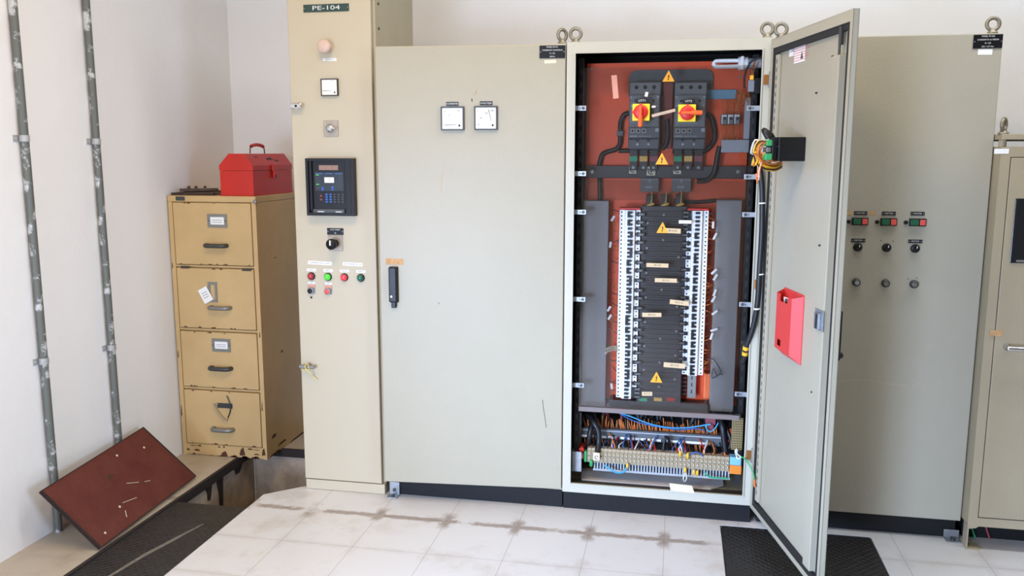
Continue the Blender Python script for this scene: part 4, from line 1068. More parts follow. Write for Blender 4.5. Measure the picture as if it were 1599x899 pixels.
# wiring ducts
def duct(rc, lab, y0=.135, M=DUCT, slots=True, lidname='lid'):
    x0, x1, z0, z1 = FY(y0).rect(*rc); o = thing('wiring_duct', ((x0 + x1) / 2, .17, z0), lab, 'wiring duct')
    g = MB(); vert = (z1 - z0) > (x1 - x0)
    g.box(x0 + .003, x1 - .003, y0 + .012, .1992, z0 + .001, z1 - .001, 0); g.build('trunking', M, o)
    g = MB(); g.box(x0, x1, y0, y0 + .011, z0, z1, 0, .003); g.build(lidname, M, o)
    if slots:
        g = MB(); n = int((max(x1 - x0, z1 - z0)) / .012)
        for k in range(n):
            if vert:
                zz = z0 + .004 + k * .012
                for xx in (x0 + .0018, x1 - .003): g.box(xx, xx + .0012, y0 + .016, .192, zz, zz + .005)
            else:
                xx = x0 + .004 + k * .012
                for zz in (z0 - .0002, z1 - .001): g.box(xx, xx + .005, y0 + .016, .192, zz, zz + .0012)
        g.build('slots', GASKET, o)
    return o


duct((905.5, 313, 948, 634), 'tall grey wiring duct left of the breakers'); duct((1113, 312, 1152, 643), 'tall grey wiring duct right of the breakers')
duct((1162, 152, 1177, 217), 'short vertical grey duct near the upper right clamp', .14, DUCT_L); duct((1126, 218, 1172, 238), 'short horizontal grey duct below the white relay terminals', .14, DUCT_L)

# little relay terminals at the upper right
Fr = FY(.14); x0, x1, z0, z1 = Fr.rect(1126, 178, 1156, 194)
for k in range(3):
    a = x0 + (x1 - x0) * k / 3; b_ = x0 + (x1 - x0) * (k + 1) / 3 - .002
    g = MB(); g.box(a, b_, .14, .199, z0, z1, 0, .002); g.box(a + .002, a + .006, .139, .14, z0 + .002, z1 - .002, 1); g.box(a + .009, b_ - .004, .1392, .14, z0 + .018, z1 - .014, 2); g.box(a + .006, b_ - .001, .1385, .14, z1 - .010, z1 - .004, 1)
    tag(g.build('relay_terminal', [GREYB, WHITE, BLACK], loc=(a, .17, z0)), ORD[k + 1] + ' from left of three small relay terminals under the lamp', 'relay terminal', 'relay terminals')
g = MB()
for k in range(9):
    xx = x0 + (x1 - x0) * (k + .5) / 9; e = rnd.uniform(-.006, .006)
    g.tube([(xx, .16, z0 - .001), (xx + e, .150, z0 - .03), (xx - e, .165, z0 - .062)], .0019, 5, 0, smooth=3); g.tube([(xx, .16, z1 + .001), (xx + e, .155, z1 + .03), (xx + e * 2, .17, z1 + .06)], .0019, 5, 0, smooth=3)
for k in range(14):
    x, z = Fr.p(1160 + rnd.uniform(-3, 8), 148 + rnd.uniform(-4, 8)); g.tube([(x, .16, z), (x + rnd.uniform(-.02, .02), .135, z + .012), (x + rnd.uniform(-.03, .02), .14, z - .02), (x - .02, .16, z - .03)], .0017, 5, 0, smooth=3)
tag(g.build('relay_wiring', WIRE_O), 'thin orange wires above and below the relay terminals', 'wiring', None, 'stuff')
x0, x1, z0, z1 = FY(.188).rect(1100, 140, 1150, 150); g = MB(); g.box(x0, x1, .186, .1992, z0 - .012, z1, 0, .001); tag(g.build('blue_reflection_strip', BLUE_REFLECT, loc=(x0, .19, z0)), 'pale blue painted reflection above the relay terminals', 'strip')  # blue reflection put into the colour of a thin strip

# compact lamp at the upper right
Fq = FY(.105)
x0, x1, z0, z1 = Fq.rect(1113, 89, 1158, 104); x0 = Fq.p(1114, 96)[0]; xb_ = Fq.p(1153, 96)[0]; zc = Fq.p(1134, 96)[1] - .010
la = thing('compact_lamp', (xb_, .09, zc), 'white compact fluorescent lamp inside the top of the open cabinet', 'lamp')
g = MB()
for yy in (.075, .105):
    g.tube([(xb_, yy, zc + .011), (x0 + .016, yy, zc + .011), (x0 + .004, yy, zc + .006), (x0, yy, zc), (x0 + .004, yy, zc - .006), (x0 + .016, yy, zc - .011), (xb_, yy, zc - .011)], .0065, 10, smooth=3)
g.build('tubes', GLASSTUBE, la)
g = MB(); g.cyl((xb_ - .002, .09, zc), (xb_ + .035, .09, zc), .026, .024, n=20); g.box(xb_ + .006, xb_ + .02, .062, .118, zc - .026, zc + .026, 0, .004); g.build('base', WHITE, la)
g = MB(); g.cyl((xb_ + .035, .09, zc), (xb_ + .085, .09, zc), .02, .019, n=18); g.build('socket', GREYB_L, la)
# door switch and its wires
xs, zs_ = FY(.05).p(1173, 134); ds = thing('door_switch', (xs, .06, zs_ - .02), 'small grey door switch beside the lamp in the open cabinet', 'switch')
g = MB(); g.box(xs - .011, xs + .011, .05, .075, zs_ - .022, zs_ + .022, 0, .002); g.box(xs + .012, xs + .035, .05, .09, zs_ - .03, zs_ + .03, 1, .002); g.build('case', [DUCT_L, BLACK], ds)
g = MB(); g.box(xs - .006, xs + .008, .044, .06, zs_ + .0225, zs_ + .04, 0, .002); g.build('plug', WIRE_Y, ds)
g = MB(); g.tube([(xs, .052, zs_ + .04), (xs + .002, .055, zs_ + .07), (xs + .015, .07, zs_ + .10), (xs + .04, .08, zs_ + .115)], .002, 6, 0); g.tube([(xs + .004, .052, zs_ + .04), (xs + .008, .055, zs_ + .06), (xs + .022, .06, zs_ + .09)], .002, 6, 0)
g.tube([(xs - .022, .09, zs_ - .005), (xs - .024, .08, zs_ + .04), (xs - .01, .07, zs_ + .085), (xs + .02, .06, zs_ + .105), (xs + .045, .06, zs_ + .105)], .004, 8, 1); g.build('lead', [WIRE_O, CABLE], ds)

# ------------------------------------------------------------------ miniature circuit breakers
YB0 = .080                          # front face of the breaker bodies
PITCH_ = None
FB = FY(YB0)


def breaker_proto(n, pp, side, on):
    """n poles of pitch pp; side -1 has its cable terminals at the left; local origin at centre back"""
    s = side; W = .0425; H = n * pp - .0007; y = YB0 - .1392
    g = MB(); st = .016
    prof = [(-W, st), (-.0235, st), (-.0225, .006), (-.0205, 0), (.0175, 0), (.0205, .006), (.0225, st), (W, st), (W, .0592), (-W, .0592)]
    g.prism([(s * -a, y + b_) for a, b_ in prof] if s > 0 else [(a, y + b_) for a, b_ in prof], -H / 2, H / 2, 0, 'xy')
    for k in range(n):
        zc = -H / 2 + H * (k + .5) / n
        for a in (-.034, .034):
            g.cyl((a, y + st - .0005, zc), (a, y + st - .0001, zc), .0034, n=10, mi=1, smooth=False)
        if k: g.box(-W, W, y + st - .0004, y + st - .0001, -H / 2 + H * k / n - .0003, -H / 2 + H * k / n + .0003, 2); g.box(-.0195, .0165, y - .0003, y - .0001, -H / 2 + H * k / n - .0003, -H / 2 + H * k / n + .0003, 2)
        xx = s * .0145; g.box(xx - .002, xx + .002, y - .0004, y - .0001, zc - .004, zc + .004, 2)
    b_ = g.build('circuit_breaker', [WHITE, GASKET, DUCT_L])
    g = MB(); cx = s * -.001 * -1; xt = cx
    for k in range(n):
        zc = -H / 2 + H * (k + .5) / n
        g.box(xt - .009, xt + .009, y - .009, y - .0003, zc - pp * .27, zc + pp * .27, 0, .0012)
    if n > 1:
        xb = xt + (.006 if on else -.006); g.box(xb - .0045, xb + .0045, y - .0115, y - .002, -H / 2 + pp * .22, H / 2 - pp * .22, 0, .001)
    g.build('toggle', BLACK, b_)
    xi = s * -.030 * -1
    g = MB(); x_in = s * .025; x_out = s * .063; g.box(min(x_in, x_out), max(x_in, x_out), y + st - .006, y + st - .0006, -.0075, .0075, 0, .001)
    xm = s * .047
    for k in range(2): g.box(xm - .011, xm + .009, y + st - .0064, y + st - .0061, .0012 - k * .004, .0028 - k * .004, 1)
    g.build('name_tag', [NAVY, GREYFIT], b_, 'black engraved tag')
    return b_


protos = {}
NUMW = {1: 'single-pole', 2: 'two-pole', 3: 'three-pole'}


def column(pattern, u_top, v_top, v_bot, side, cname, flips):
    x = (FY(YB0 + .01).p(u_top[0], v_top)[0] + FY(YB0 + .01).p(u_top[1], v_top)[0]) / 2
    zt = FB.p(u_top[0], v_top)[1]; zb = FB.p(u_top[0], v_bot)[1]
    N_ = sum(pattern); pp = (zt - zb) / N_; z = zt
    for i, n in enumerate(pattern):
        on = i not in flips; key = (n, side, on)
        if key not in protos:
            o = breaker_proto(n, pp, side, on); protos[key] = o
        else: o = copy_tree(protos[key])
        o.location = (x, .1392, z - n * pp / 2); z -= n * pp
        o['label'] = 'white %s breaker, %s from top of the %s breaker column' % (NUMW[n], ordinal(i + 1), cname)
        o['category'] = 'circuit breaker'; o['group'] = 'circuit breakers in the %s column' % cname
    return x, zt, zb, pp


LPAT = [2, 2, 1, 2, 2, 3, 2, 2, 3, 2, 2, 3, 3, 2, 2, 2, 2, 3, 3, 2, 1, 1, 1]
RPAT = [1, 1, 1, 1, 1, 2, 2, 1, 3, 3, 2, 2, 3, 2, 2, 2, 3, 2, 2, 2, 3]
lx, lzt, lzb, lpp = column(LPAT, (967.5, 1000.5), 328, 622, 1, 'left', (0, 1, 6, 7, 12, 13))
rx, rzt, rzb, rpp = column(RPAT, (1073.5, 1106.5), 329, 586, -1, 'right', tuple(range(30)))
# their mounting rails
for x, zt, zb, nm in ((lx, lzt, lzb, 'left'), (rx, rzt, FB.p(1090, 628)[1], 'right')):
    o = thing('mounting_rail', (x, .17, zb), 'grey steel mounting rail behind the %s breaker column' % nm, 'rail', 'mounting rails')
    g = MB(); g.box(x - .0175, x + .0175, .1402, .1415, zb, zt, 0); g.box(x - .013, x + .013, .1415, .1990, zb + .002, zt - .002, 0)
    k = zb + .02
    while k < zt: g.box(x - .003, x + .003, .1396, .1401, k, k + .016, 1); k += .03
    g.build('rail', [GREYFIT, GREYFITD], o)
    g = MB(); g.box(x - .043, x + .043, .085, .139, zt + .001, zt + .010, 0, .002); g.build('end_stop', TOOLRED, o)
# bare orange strips of the right column where no breakers are fitted
x0, x1 = FY(.15).p(1098.5, 605)[0], FY(.15).p(1108, 605)[0]; zz0 = FB.p(1090, 628)[1]
g = MB(); g.box(x0, x1, .142, .1992, zz0, rzb - .003, 0, .002); tag(g.build('blank_strip', ORANGE_B, loc=(x0, .17, zz0)), 'bright orange blank strip below the right breaker column', 'blank strip')

# ------------------------------------------------------------------ busbar cover between the columns
FCv = FY(.105)
x0, x1, z0, z1 = FCv.rect(1004, 322, 1071, 634)
xl, xr = lx + .0435, rx - .0435
bc = thing('busbar_cover', ((x0 + x1) / 2, .15, z0), 'tall black busbar cover between the two breaker columns', 'busbar cover')
g = MB(); g.box(xl, xr, .112, .1992, z0, z1, 0, .002)
k = z0 + .012
while k < z1 - .03: g.box(xl + .012, xr - .012, .108, .112, k, k + .011, 0, .0015); k += .0205
g.build('cover', BUSBLK, bc)
g = MB(); xs_ = (xl + .028, (xl + xr) / 2, xr - .028)
k = z0 + .05; j = 0
while k < z1 - .02:
    g.cyl((xs_[j % 3], .1035, k), (xs_[j % 3], .1079, k), .0048, n=10); k += .0345; j += 1
g.build('cover_screw', GREYFIT, bc)
zc0 = z0; g = MB(); xa, xb = FY(.13).p(951, 630)[0], FY(.13).p(1107, 630)[0]; zt_ = FY(.12).p(1030, 627)[1]; zb_ = FY(.12).p(1030, 642)[1]
g.box(xa, xb, .118, .19, zb_, zt_ - .002 if zt_ > zb_ else zt_, 0, .001)
k = xa + .004
while k < xb - .006: g.box(k, k + .0055, .113, .118, zb_, zt_ - .003, 0); k += .0112
g.build('comb_base', BUSBLK, bc)
for u, M in ((1004, GREEN_T), (1027, YEL_T), (1047, TOOLRED)):
    a0, a1, c0, c1 = FY(.107).rect(u - 6, 620.5, u + 6.5, 626); MB().box(a0, a1, .1045, .1075, c0, c1, 0, .001).build('phase_mark', M, bc)
g = MB(); k = rzb - .012
while k > zz0 + .005: g.box(rx - .07, rx - .022, .15, .16, k - .004, k + .004); k -= .0175
g.build('busbar_finger', BUSBLK, bc)

# breaker wiring, uncountable
for x, zt, zb, s_, nm in ((lx, lzt, lzb, -1, 'left'), (rx, rzt, rzb, 1, 'right')):
    g = MB(); z = zt - .009; pp = lpp
    while z > zb:
        xa = x + s_ * .043; L = rnd.uniform(.018, .040); dz = rnd.uniform(-.020, .020)
        if rnd.random() < (.85 if s_ < 0 else .7):
            y_ = rnd.uniform(.105, .12); g.tube([(xa - s_ * .003, .112, z), (xa + s_ * L * .4, y_, z + dz * .5), (xa + s_ * L, .145, z + dz)], .0019, 5, rnd.choice((0, 0, 0, 1)), smooth=3)
        z -= lpp
    tag(g.build('breaker_wiring', [WIRE_O, RUSTBAR]), 'orange wires running from the %s breaker column into its duct' % nm, 'wiring', None, 'stuff')
k = 0
for u, v, r_ in ((957, 341, 30), (953, 382, 10), (951, 482, 30), (952, 495, 30), (947, 548, 20), (955, 603, -10)):
    k += 1; x, z = FY(.10).p(u, v); g = MB(Matrix.Translation((x, .10, z)) @ Matrix.Rotation(math.radians(r_), 4, 'Y')); g.box(-.0045, .0045, 0, .003, -.0125, .0125, 0, .0008)
    tag(g.build('wire_marker', PAPER, loc=(x, .10, z)), 'white wire marker, %s from top along the left breaker wiring' % ORD[k], 'wire marker', 'wire markers left of the breakers')
k = 0
for u, v, r_ in ((1113.5, 351, 0), (1116.5, 369, 25), (1115, 424, 45), (1117, 433, 30), (1116, 457, 20), (1114, 467, 30), (1116, 488, 50), (1115, 515, 70), (1111, 525, 15)):
    k += 1; x, z = FY(.10).p(u, v); g = MB(Matrix.Translation((x, .10, z)) @ Matrix.Rotation(math.radians(r_), 4, 'Y')); g.box(-.0045, .0045, 0, .003, -.0145, .0145, 0, .0008)
    tag(g.build('wire_marker', PAPER, loc=(x, .10, z)), 'white wire marker, %s from top along the right breaker wiring' % ORD[k], 'wire marker', 'wire markers right of the breakers')
P = [P3(u, v, .105) for u, v in ((1104, 562), (1113, 560), (1121, 570), (1125, 580), (1120, 586), (1114, 575), (1112, 590), (1124, 584), (1128, 585))]
g = MB(); g.tube(P, .0022, 6, 0); tag(g.build('loose_wire', GREYFITD, loc=P[0]), 'dark loose wire curl below the right breaker wiring', 'wire')
P = [P3(u, v, .095) for u, v in ((945, 547), (952, 545), (958, 544), (964, 545))]
g = MB()
for q in range(3): g.tube([Vector(p) + Vector((0, 0, .008 * (q - 1) + rnd.uniform(-.003, .003))) for p in P], .0042, 6)
tag(g.build('string_tuft', TAN, loc=P[0]), 'tan string tuft beside the left breaker column', 'string')

# ------------------------------------------------------------------ acrylic covers with cut-outs
def sheet(x0, x1, z0, z1, holes, y0, y1):
    xs = sorted({x0, x1, *[h[0] for h in holes], *[h[1] for h in holes]}); zs = sorted({z0, z1, *[h[2] for h in holes], *[h[3] for h in holes]})
    solid = lambda i, j: 0 <= i < len(xs) - 1 and 0 <= j < len(zs) - 1 and not any(h[0] - 1e-6 <= xs[i] and xs[i + 1] <= h[1] + 1e-6 and h[2] - 1e-6 <= zs[j] and zs[j + 1] <= h[3] + 1e-6 for h in holes)
    g = MB()
    for i in range(len(xs) - 1):
        for j in range(len(zs) - 1):
            if not solid(i, j): continue
            a, b_, c, d = xs[i], xs[i + 1], zs[j], zs[j + 1]
            g.add([(a, y0, c), (b_, y0, c), (b_, y0, d), (a, y0, d)], [[0, 1, 2, 3]]); g.add([(a, y1, c), (a, y1, d), (b_, y1, d), (b_, y1, c)], [[0, 1, 2, 3]])
            if not solid(i - 1, j): g.add([(a, y0, c), (a, y0, d), (a, y1, d), (a, y1, c)], [[0, 1, 2, 3]])
            if not solid(i + 1, j): g.add([(b_, y0, c), (b_, y1, c), (b_, y1, d), (b_, y0, d)], [[0, 1, 2, 3]])
            if not solid(i, j - 1): g.add([(a, y0, c), (a, y1, c), (b_, y1, c), (b_, y0, c)], [[0, 1, 2, 3]])
            if not solid(i, j + 1): g.add([(a, y0, d), (b_, y0, d), (b_, y1, d), (a, y1, d)], [[0, 1, 2, 3]])
    return g


def triangle(parent, u, v, wpx, y):
    F = FY(y); x, z = F.p(u, v); w = abs(F.p(u + wpx / 2, v)[0] - F.p(u - wpx / 2, v)[0]); h = w * .92
    g = MB(); a = [(-w / 2, -h / 2), (w / 2, -h / 2), (0, h / 2)]
    g.prism([(x + p, z + q) for p, q in a], y - .0009, y - .0002, 0)
    b_ = [(.02, .22), (-.08, -.02), (.0, -.02), (-.04, -.24), (-.09, -.20), (-.02, -.36), (.06, -.22), (.01, -.24), (.09, .06), (.01, .05), (.07, .22)]
    g.add([(x + p * w * 1.1, y - .0011, z + q * h * .95 - h * .06) for p, q in b_], [list(range(len(b_)))], 1)
    return g.build('warning_sign', [AMBER, BLACK], parent, 'yellow high voltage warning triangle')


Fa = FY(.050)
sx0, sx1, _, szt = Fa.rect(903, 86, 1166, 300); sx1 = .268; sx0 = -.392
szt = Fa.p(1040, 104)[1]
ub = Fa.p(1040, 313)[1]
hol = [(lambda r: (r[0] - .006, r[1] + .006, r[2] - .006, r[3] + .006))(FY(.052).rect(*rc)) for rc in ((986.5, 161, 1015, 189), (1058, 162, 1087, 191))]
up = thing('acrylic_cover', ((sx0 + sx1) / 2, .05, ub), 'clear upper acrylic cover over the main breakers and rotary handles', 'acrylic cover')
sheet(sx0, sx1, ub, szt, hol, .0495, .0525).build('sheet', ACRYLIC, up)
triangle(up, 1044, 118.5, 19, .0492); triangle(up, 1033.5, 247.5, 20, .0492)
FX = FY(.0492)
def sticker(parent, rc, rot, M, y, name='paper_strip', lines=None, label=None):
    return paper(FY(y), None, parent, rc, y, M, name, lines, rot, label)
sticker(up, (957.5, 119, 966, 155), -6, mat('yellowed_clear_tape', (214, 150, 128), .5), .0492, 'tape_strip')
sticker(up, (1018, 175, 1055, 179.5), -14, mat('beige_strip', (196, 170, 146), .6), .0492, 'paper_strip', ['| | | | | | |'])
sticker(up, (1018.5, 166, 1024, 169), -5, PAPER, .0492); sticker(up, (1008, 145, 1012.5, 152), 12, PAPER, .0492)
lb = Fa.p(1030, 641)[1]; lt = FY(.046).p(1040, 281.5)[1]
lo_ = thing('acrylic_cover', ((sx0 + sx1) / 2, .046, lb), 'clear lower acrylic cover over the breaker columns with paper strips on it', 'acrylic cover')
lh0 = FY(.047).rect(959, 325, 1001.5, 625.5); rh0 = FY(.047).rect(1063.5, 325, 1108, 629)
LH = (lx - .052, lx + .050, lh0[2], lh0[3]); RH = (rx - .050, rx + .052, rh0[2], rh0[3])
sheet(sx0, sx1, lb, lt, [LH, RH], .0455, .0485).build('sheet', ACRYLIC, lo_)
g = MB(); g.box(sx0, sx1, .0440, .062, lb - .020, lb - .0005); g.build('bottom_edge', ACR_EDGE, lo_, 'dull folded lower edge')
Y2 = .0452
triangle(lo_, 1034.5, 355, 19, Y2); triangle(lo_, 1025, 588.5, 19, Y2)
for rc, ro, M in (((1038, 355, 1063, 362.5), 2, PAPER_T), ((1010, 408.8, 1044, 415), 0.5, PAPER_T), ((1023, 432, 1057, 438.3), 0, PAPER_T), ((1046, 466, 1075, 473), 5, PAPER_T), ((1003.5, 485, 1033, 491.5), -2, PAPER_T), ((1036.6, 562.5, 1070, 570), 2, PAPER_T), ((1003, 607, 1019, 613), -3, PAPER_T), ((1060, 342.5, 1079.5, 347.5), 0, PAPER)):
    sticker(lo_, rc, ro, M, Y2, 'paper_strip', ['IIII II III'], 'handwritten paper strip')

# ------------------------------------------------------------------ bottom of the open cabinet: terminals, rails, cables
rail_y = .17
Fr_ = FY(rail_y)
ra, rb_ = Fr_.p(908, 672), Fr_.p(1128, 689)
xa, xb = ra[0], rb_[0]; zr = (Fr_.p(1018, 681.5)[1])
tr = thing('terminal_rail', ((xa + xb) / 2, .19, zr - .03), 'dark upper terminal rail with two bright marker strips at the bottom', 'terminal rail')
g = MB(); g.box(xa, xb, rail_y, .23, zr - .025, zr + .022, 0, .002)
k = xa + .006
while k < xb - .006: g.box(k, k + .0006, rail_y - .0006, rail_y - .0001, zr - .006, zr + .010, 1); k += .0062
g.build('terminals', [GREYB_D, GREYB], tr)
g = MB(); g.box(xa, xb, rail_y - .006, rail_y - .0005, zr + .012, zr + .017, 0, .001); g.build('marker_strip', DUCT_L, tr)
g = MB(); g.box(xa, xb - .05, rail_y - .008, rail_y - .0005, zr - .018, zr - .008, 0, .001); g.build('marker_strip', PAPER, tr)
g = MB(); g.box(xa - .012, xa - .001, rail_y - .004, .23, zr - .05, zr + .09, 0, .001); g.build('end_bracket', STEEL, tr)
g = MB(); n = 88
for k in range(n):
    x = xa + .012 + (xb - xa - .03) * (k + rnd.uniform(-.3, .3)) / n
    if rnd.random() < .95: h_ = rnd.uniform(.024, .040) + (.014 if rnd.random() < .2 else 0); e = rnd.uniform(-.012, .004); g.tube([(x, .19, zr + .0225), (x + e * .5, .182, zr + .025 + h_ * .5), (x + e, .195, zr + .025 + h_)], .0025, 5, rnd.choice((0, 0, 0, 0, 1)), smooth=2)
    if rnd.random() < .6: h_ = rnd.uniform(.020, .045); e = rnd.uniform(-.006, .016); g.tube([(x, .185, zr - .0255), (x + e * .5, .172, zr - .03 - h_ * .5), (x + e, .185, zr - .03 - h_)], .0023, 5, rnd.choice((0, 0, 0, 1, 2)), smooth=2)
tag(g.build('rail_wiring', [WIRE_O, RUSTBAR, CABLE]), 'orange wires fanning above and below the upper terminal rail', 'wiring', None, 'stuff')

# dark cable bundle behind
g = MB()
for k in range(46):
    x = rnd.uniform(bx0 + .05, bx1 - .08); zt = FY(.25).p(1030, 640)[1] + .03; zb = rnd.uniform(.20, .30)
    g.tube([(x, .27 + rnd.uniform(-.02, .04), zt), (x + rnd.uniform(-.04, .04), .25 + rnd.uniform(-.02, .03), (zt + zb) / 2 + rnd.uniform(-.03, .03)), (x + rnd.uniform(-.06, .06), .30, zb)], rnd.uniform(.004, .009), 7, 0 if rnd.random() < .88 else rnd.choice((1, 2)), smooth=3)
tag(g.build('cable_bundle', [CABLE, GREYB_D, PURP_T]), 'tangle of dark cables behind the upper terminal rail', 'cables', None, 'stuff')

# lower terminal row
ty = .085
Ft = FY(ty)
tx0_, tx1_ = Ft.p(917, 712)[0], Ft.p(1138.5, 729)[0]
tzt, tzb = Ft.p(1028, 706.5)[1], Ft.p(1028, 729)[1]
NT = 34; tp = (tx1_ - tx0_) / NT; zc = (tzt + tzb) / 2; hh = (tzt - tzb) / 2
g = MB(); w = tp - .0006
g.box(-w / 2, w / 2, 0, .038, -hh * .55, hh * .55, 0, .001); 
for s_ in (1, -1):
    g.box(-w / 2, w / 2, .004, .038, s_ * hh * .56, s_ * hh, 0, .001)
    g.lathe((0, -.0002, s_ * hh * .30), (0, -1, 0), [(.0068, 0), (.0064, .004), (.005, .005), (.0045, .003), (.0005, .0028)], 12, 1)
for k in range(2): g.box(-w / 2 + .001, w / 2 - .001, -.0006, -.0001, -.0007, .0007, 2)
tproto = g.build('terminal_block', [TAN, mat('tan_screw_boss', (178, 164, 136), .4, .2), GREYFITD])
for k in range(NT):
    o = tproto if k == 0 else tproto.copy()
    if k: COL.objects.link(o)
    o.location = (tx0_ + tp * (k + .5), ty, zc)
    tag(o, 'tan screw terminal block, %s from left in the lower terminal row' % ordinal(k + 1), 'terminal block', 'tan terminal blocks in the lower row')
for nm, M, rc, lab in (('end_terminal', WIRE_B, None, 'light blue end terminal at the right of the lower terminal row'),):
    pass
g = MB(); x = tx1_ + .002; g.box(x, x + .046, ty - .006, ty + .035, zc + .001, zc + hh + .004, 0, .002); tag(g.build('end_terminal', mat('pale_blue_plastic', (126, 186, 222), .5), loc=(x, ty, zc)), 'pale blue terminal at the right end of the lower terminal row', 'terminal block')
g = MB(); g.box(x, x + .048, ty - .006, ty + .035, zc - hh - .006, zc, 0, .002); tag(g.build('end_terminal', mat('orange_plastic', (226, 132, 40), .5), loc=(x, ty, zc - hh)), 'orange terminal below the pale blue one at the right end', 'terminal block')
x = tx0_ - .002; g = MB(); g.box(x - .012, x, ty, ty + .03, zc - hh, zc + hh * .5, 0, .002); tag(g.build('end_terminal', WIRE_G, loc=(x, ty, zc)), 'green earth terminal at the left end of the lower terminal row', 'terminal block')
g = MB(); g.cyl((x - .024, ty, zc + .022), (x - .024, ty + .03, zc + .022), .011, n=16); tag(g.build('end_terminal', TOOLRED, loc=(x - .024, ty, zc)), 'round red terminal at the far left of the lower row', 'terminal block')
g = MB(); g.box(x - .030, x - .015, ty + .002, ty + .03, zc - .020, zc + .004, 0, .002); tag(g.build('end_terminal', SALMON, loc=(x - .02, ty, zc)), 'small salmon terminal under the round red terminal', 'terminal block')
g = MB(); g.box(tx0_ - .04, tx1_ + .055, ty + .0385, ty + .045, zc - .012, zc + .012); tag(g.build('mounting_rail', STEEL, loc=(tx0_, ty + .04, zc)), 'steel rail behind the lower terminal row', 'rail')
# grey steel support on the left
x0, x1, z0, z1 = FY(.06).rect(893, 705, 908, 736); g = MB(); g.box(x0, x1, .06, .063, z0, z1, 0, .001); g.box(x0, x0 + .003, .063, .14, z0, z1); tag(g.build('support_bracket', STEEL, loc=(x0, .06, z0)), 'grey steel support bracket at the left end of the lower terminals', 'bracket')

# slotted duct below
Fd = FY(.10); dx0, dx1 = Fd.p(926, 728)[0], Fd.p(1140, 742)[0]; dz1 = zc - hh - .004; dz0 = Fd.p(1034, 741)[1]
sd = thing('slotted_duct', ((dx0 + dx1) / 2, .13, dz0), 'grey slotted wiring duct below the lower terminal row', 'wiring duct')
g = MB(); g.box(dx0, dx1, .103, .105, dz0, dz0 + .006); g.box(dx0, dx1, .103, .15, dz0 - .003, dz0 - .0002)
n = 46; k = 0
for k in range(n):
    xx = dx0 + (dx1 - dx0) * (k + .25) / n; g.box(xx, xx + (dx1 - dx0) / n * .52, .1025, .1055, dz0 + .006, dz1, 0, .0006)
g.build('fingers', DUCT_L, sd)
g = MB(); g.box(dx0, dx1, .150, .152, dz0, dz1); g.build('rear_wall', GASKET, sd)

# coloured wires and lugs at the terminals
def wire(pts, r, M, lab, y=None, name='wire', grp=None):
    P = [P3(*p) for p in pts]; g = MB(); g.tube(P, r, 8); return tag(g.build(name, M, loc=P[0]), lab, 'wire', grp)


wire([(944, 726, .07), (955, 734, .06), (965, 738, .06), (975, 736, .065), (979, 727, .075)], .0040, WIRE_B, 'bright blue wire looping under the left part of the lower terminals')
wire([(1100, 736, .07), (1104, 742, .065), (1112, 745, .065), (1138, 747, .07)], .0035, GREEN_T, 'teal green wire under the right part of the lower terminals')
wire([(950, 640, .19), (965, 644, .18), (985, 650, .16), (1010, 660, .155), (1035, 666, .15), (1060, 668, .15), (1085, 666, .15), (1108, 662, .15)], .0032, WIRE_B, 'long light blue wire sagging across the cables below the acrylic cover')
wire([(960, 640, .2), (985, 655, .17), (1012, 663, .16), (1040, 668, .16), (1062, 671, .16), (1086, 669, .155), (1100, 672, .155)], .0028, WIRE_BD, 'darker blue wire just below the long light blue wire')
wire([(1122, 659, .15), (1117, 668, .145), (1108, 674, .145), (1102, 665, .15), (1110, 662, .15)], .0030, WIRE_B, 'light blue wire knot near the right end of the upper rail')
wire([(1074, 713, .09), (1080, 708, .08), (1090, 706, .08), (1098, 712, .09)], .0032, WIRE_BD, 'blue wire arching over the lower terminals near the right')
wire([(1060, 690, .15), (1064, 700, .12), (1066, 709, .095)], .0028, WIRE_W, 'white wire dropping from the upper rail to the lower terminals')
wire([(1070, 737, .075), (1067, 747, .065), (1069, 752, .065), (1072, 747, .068), (1071, 737, .075)], .0022, WIRE_W, 'white wire loop hanging below the lower terminals')
wire([(1148, 704, .055), (1150, 711, .055), (1152, 716, .05), (1158, 713, .04)], .0032, WIRE_W, 'white lead below the gold mesh resistor', name='lead')
for i, (u, v) in enumerate(((979.5, 727), (1062, 707.5), (1074, 711), (1070, 733.5), (1083.5, 737), (1089, 738))):
    x, z = FY(.07).p(u, v); g = MB(); g.lathe((x, .074, z + .010), (0, 0, -1), [(.003, 0), (.0055, .006), (.006, .018), (.004, .022), (.002, .028)], 10)
    tag(g.build('wire_lug', WIRE_Y, loc=(x, .074, z)), 'yellow insulated wire lug, %s from left at the lower terminals' % ORD[i + 1], 'wire lug', 'yellow wire lugs at the lower terminals')
g = MB()
for k in range(46):
    x = tx0_ + rnd.uniform(.03, 1) * (tx1_ - tx0_); y_ = ty + .02; z = zc + hh + .001
    g.tube([(x, y_, z), (x + rnd.uniform(-.01, .01), y_ + .01, z + .012), (x + rnd.uniform(-.03, .03), .16, z + rnd.uniform(.02, .05))], rnd.uniform(.0022, .0034), 5, rnd.choice((0, 0, 0, 1, 1, 2, 3, 4)), smooth=3)
tag(g.build('terminal_wiring', [CABLE, WIRE_BD, WIRE_O, TOOLRED, WIRE_W]), 'dark and coloured wires entering the lower terminals from above', 'wiring', None, 'stuff')

def vcable(pts, r, lab): 
    P = [P3(*p) for p in pts]; g = MB(); g.tube(P, r, 12); return tag(g.build('power_cable', CABLE, loc=P[0]), lab, 'cable', 'thick cables at the bottom of the open cabinet')


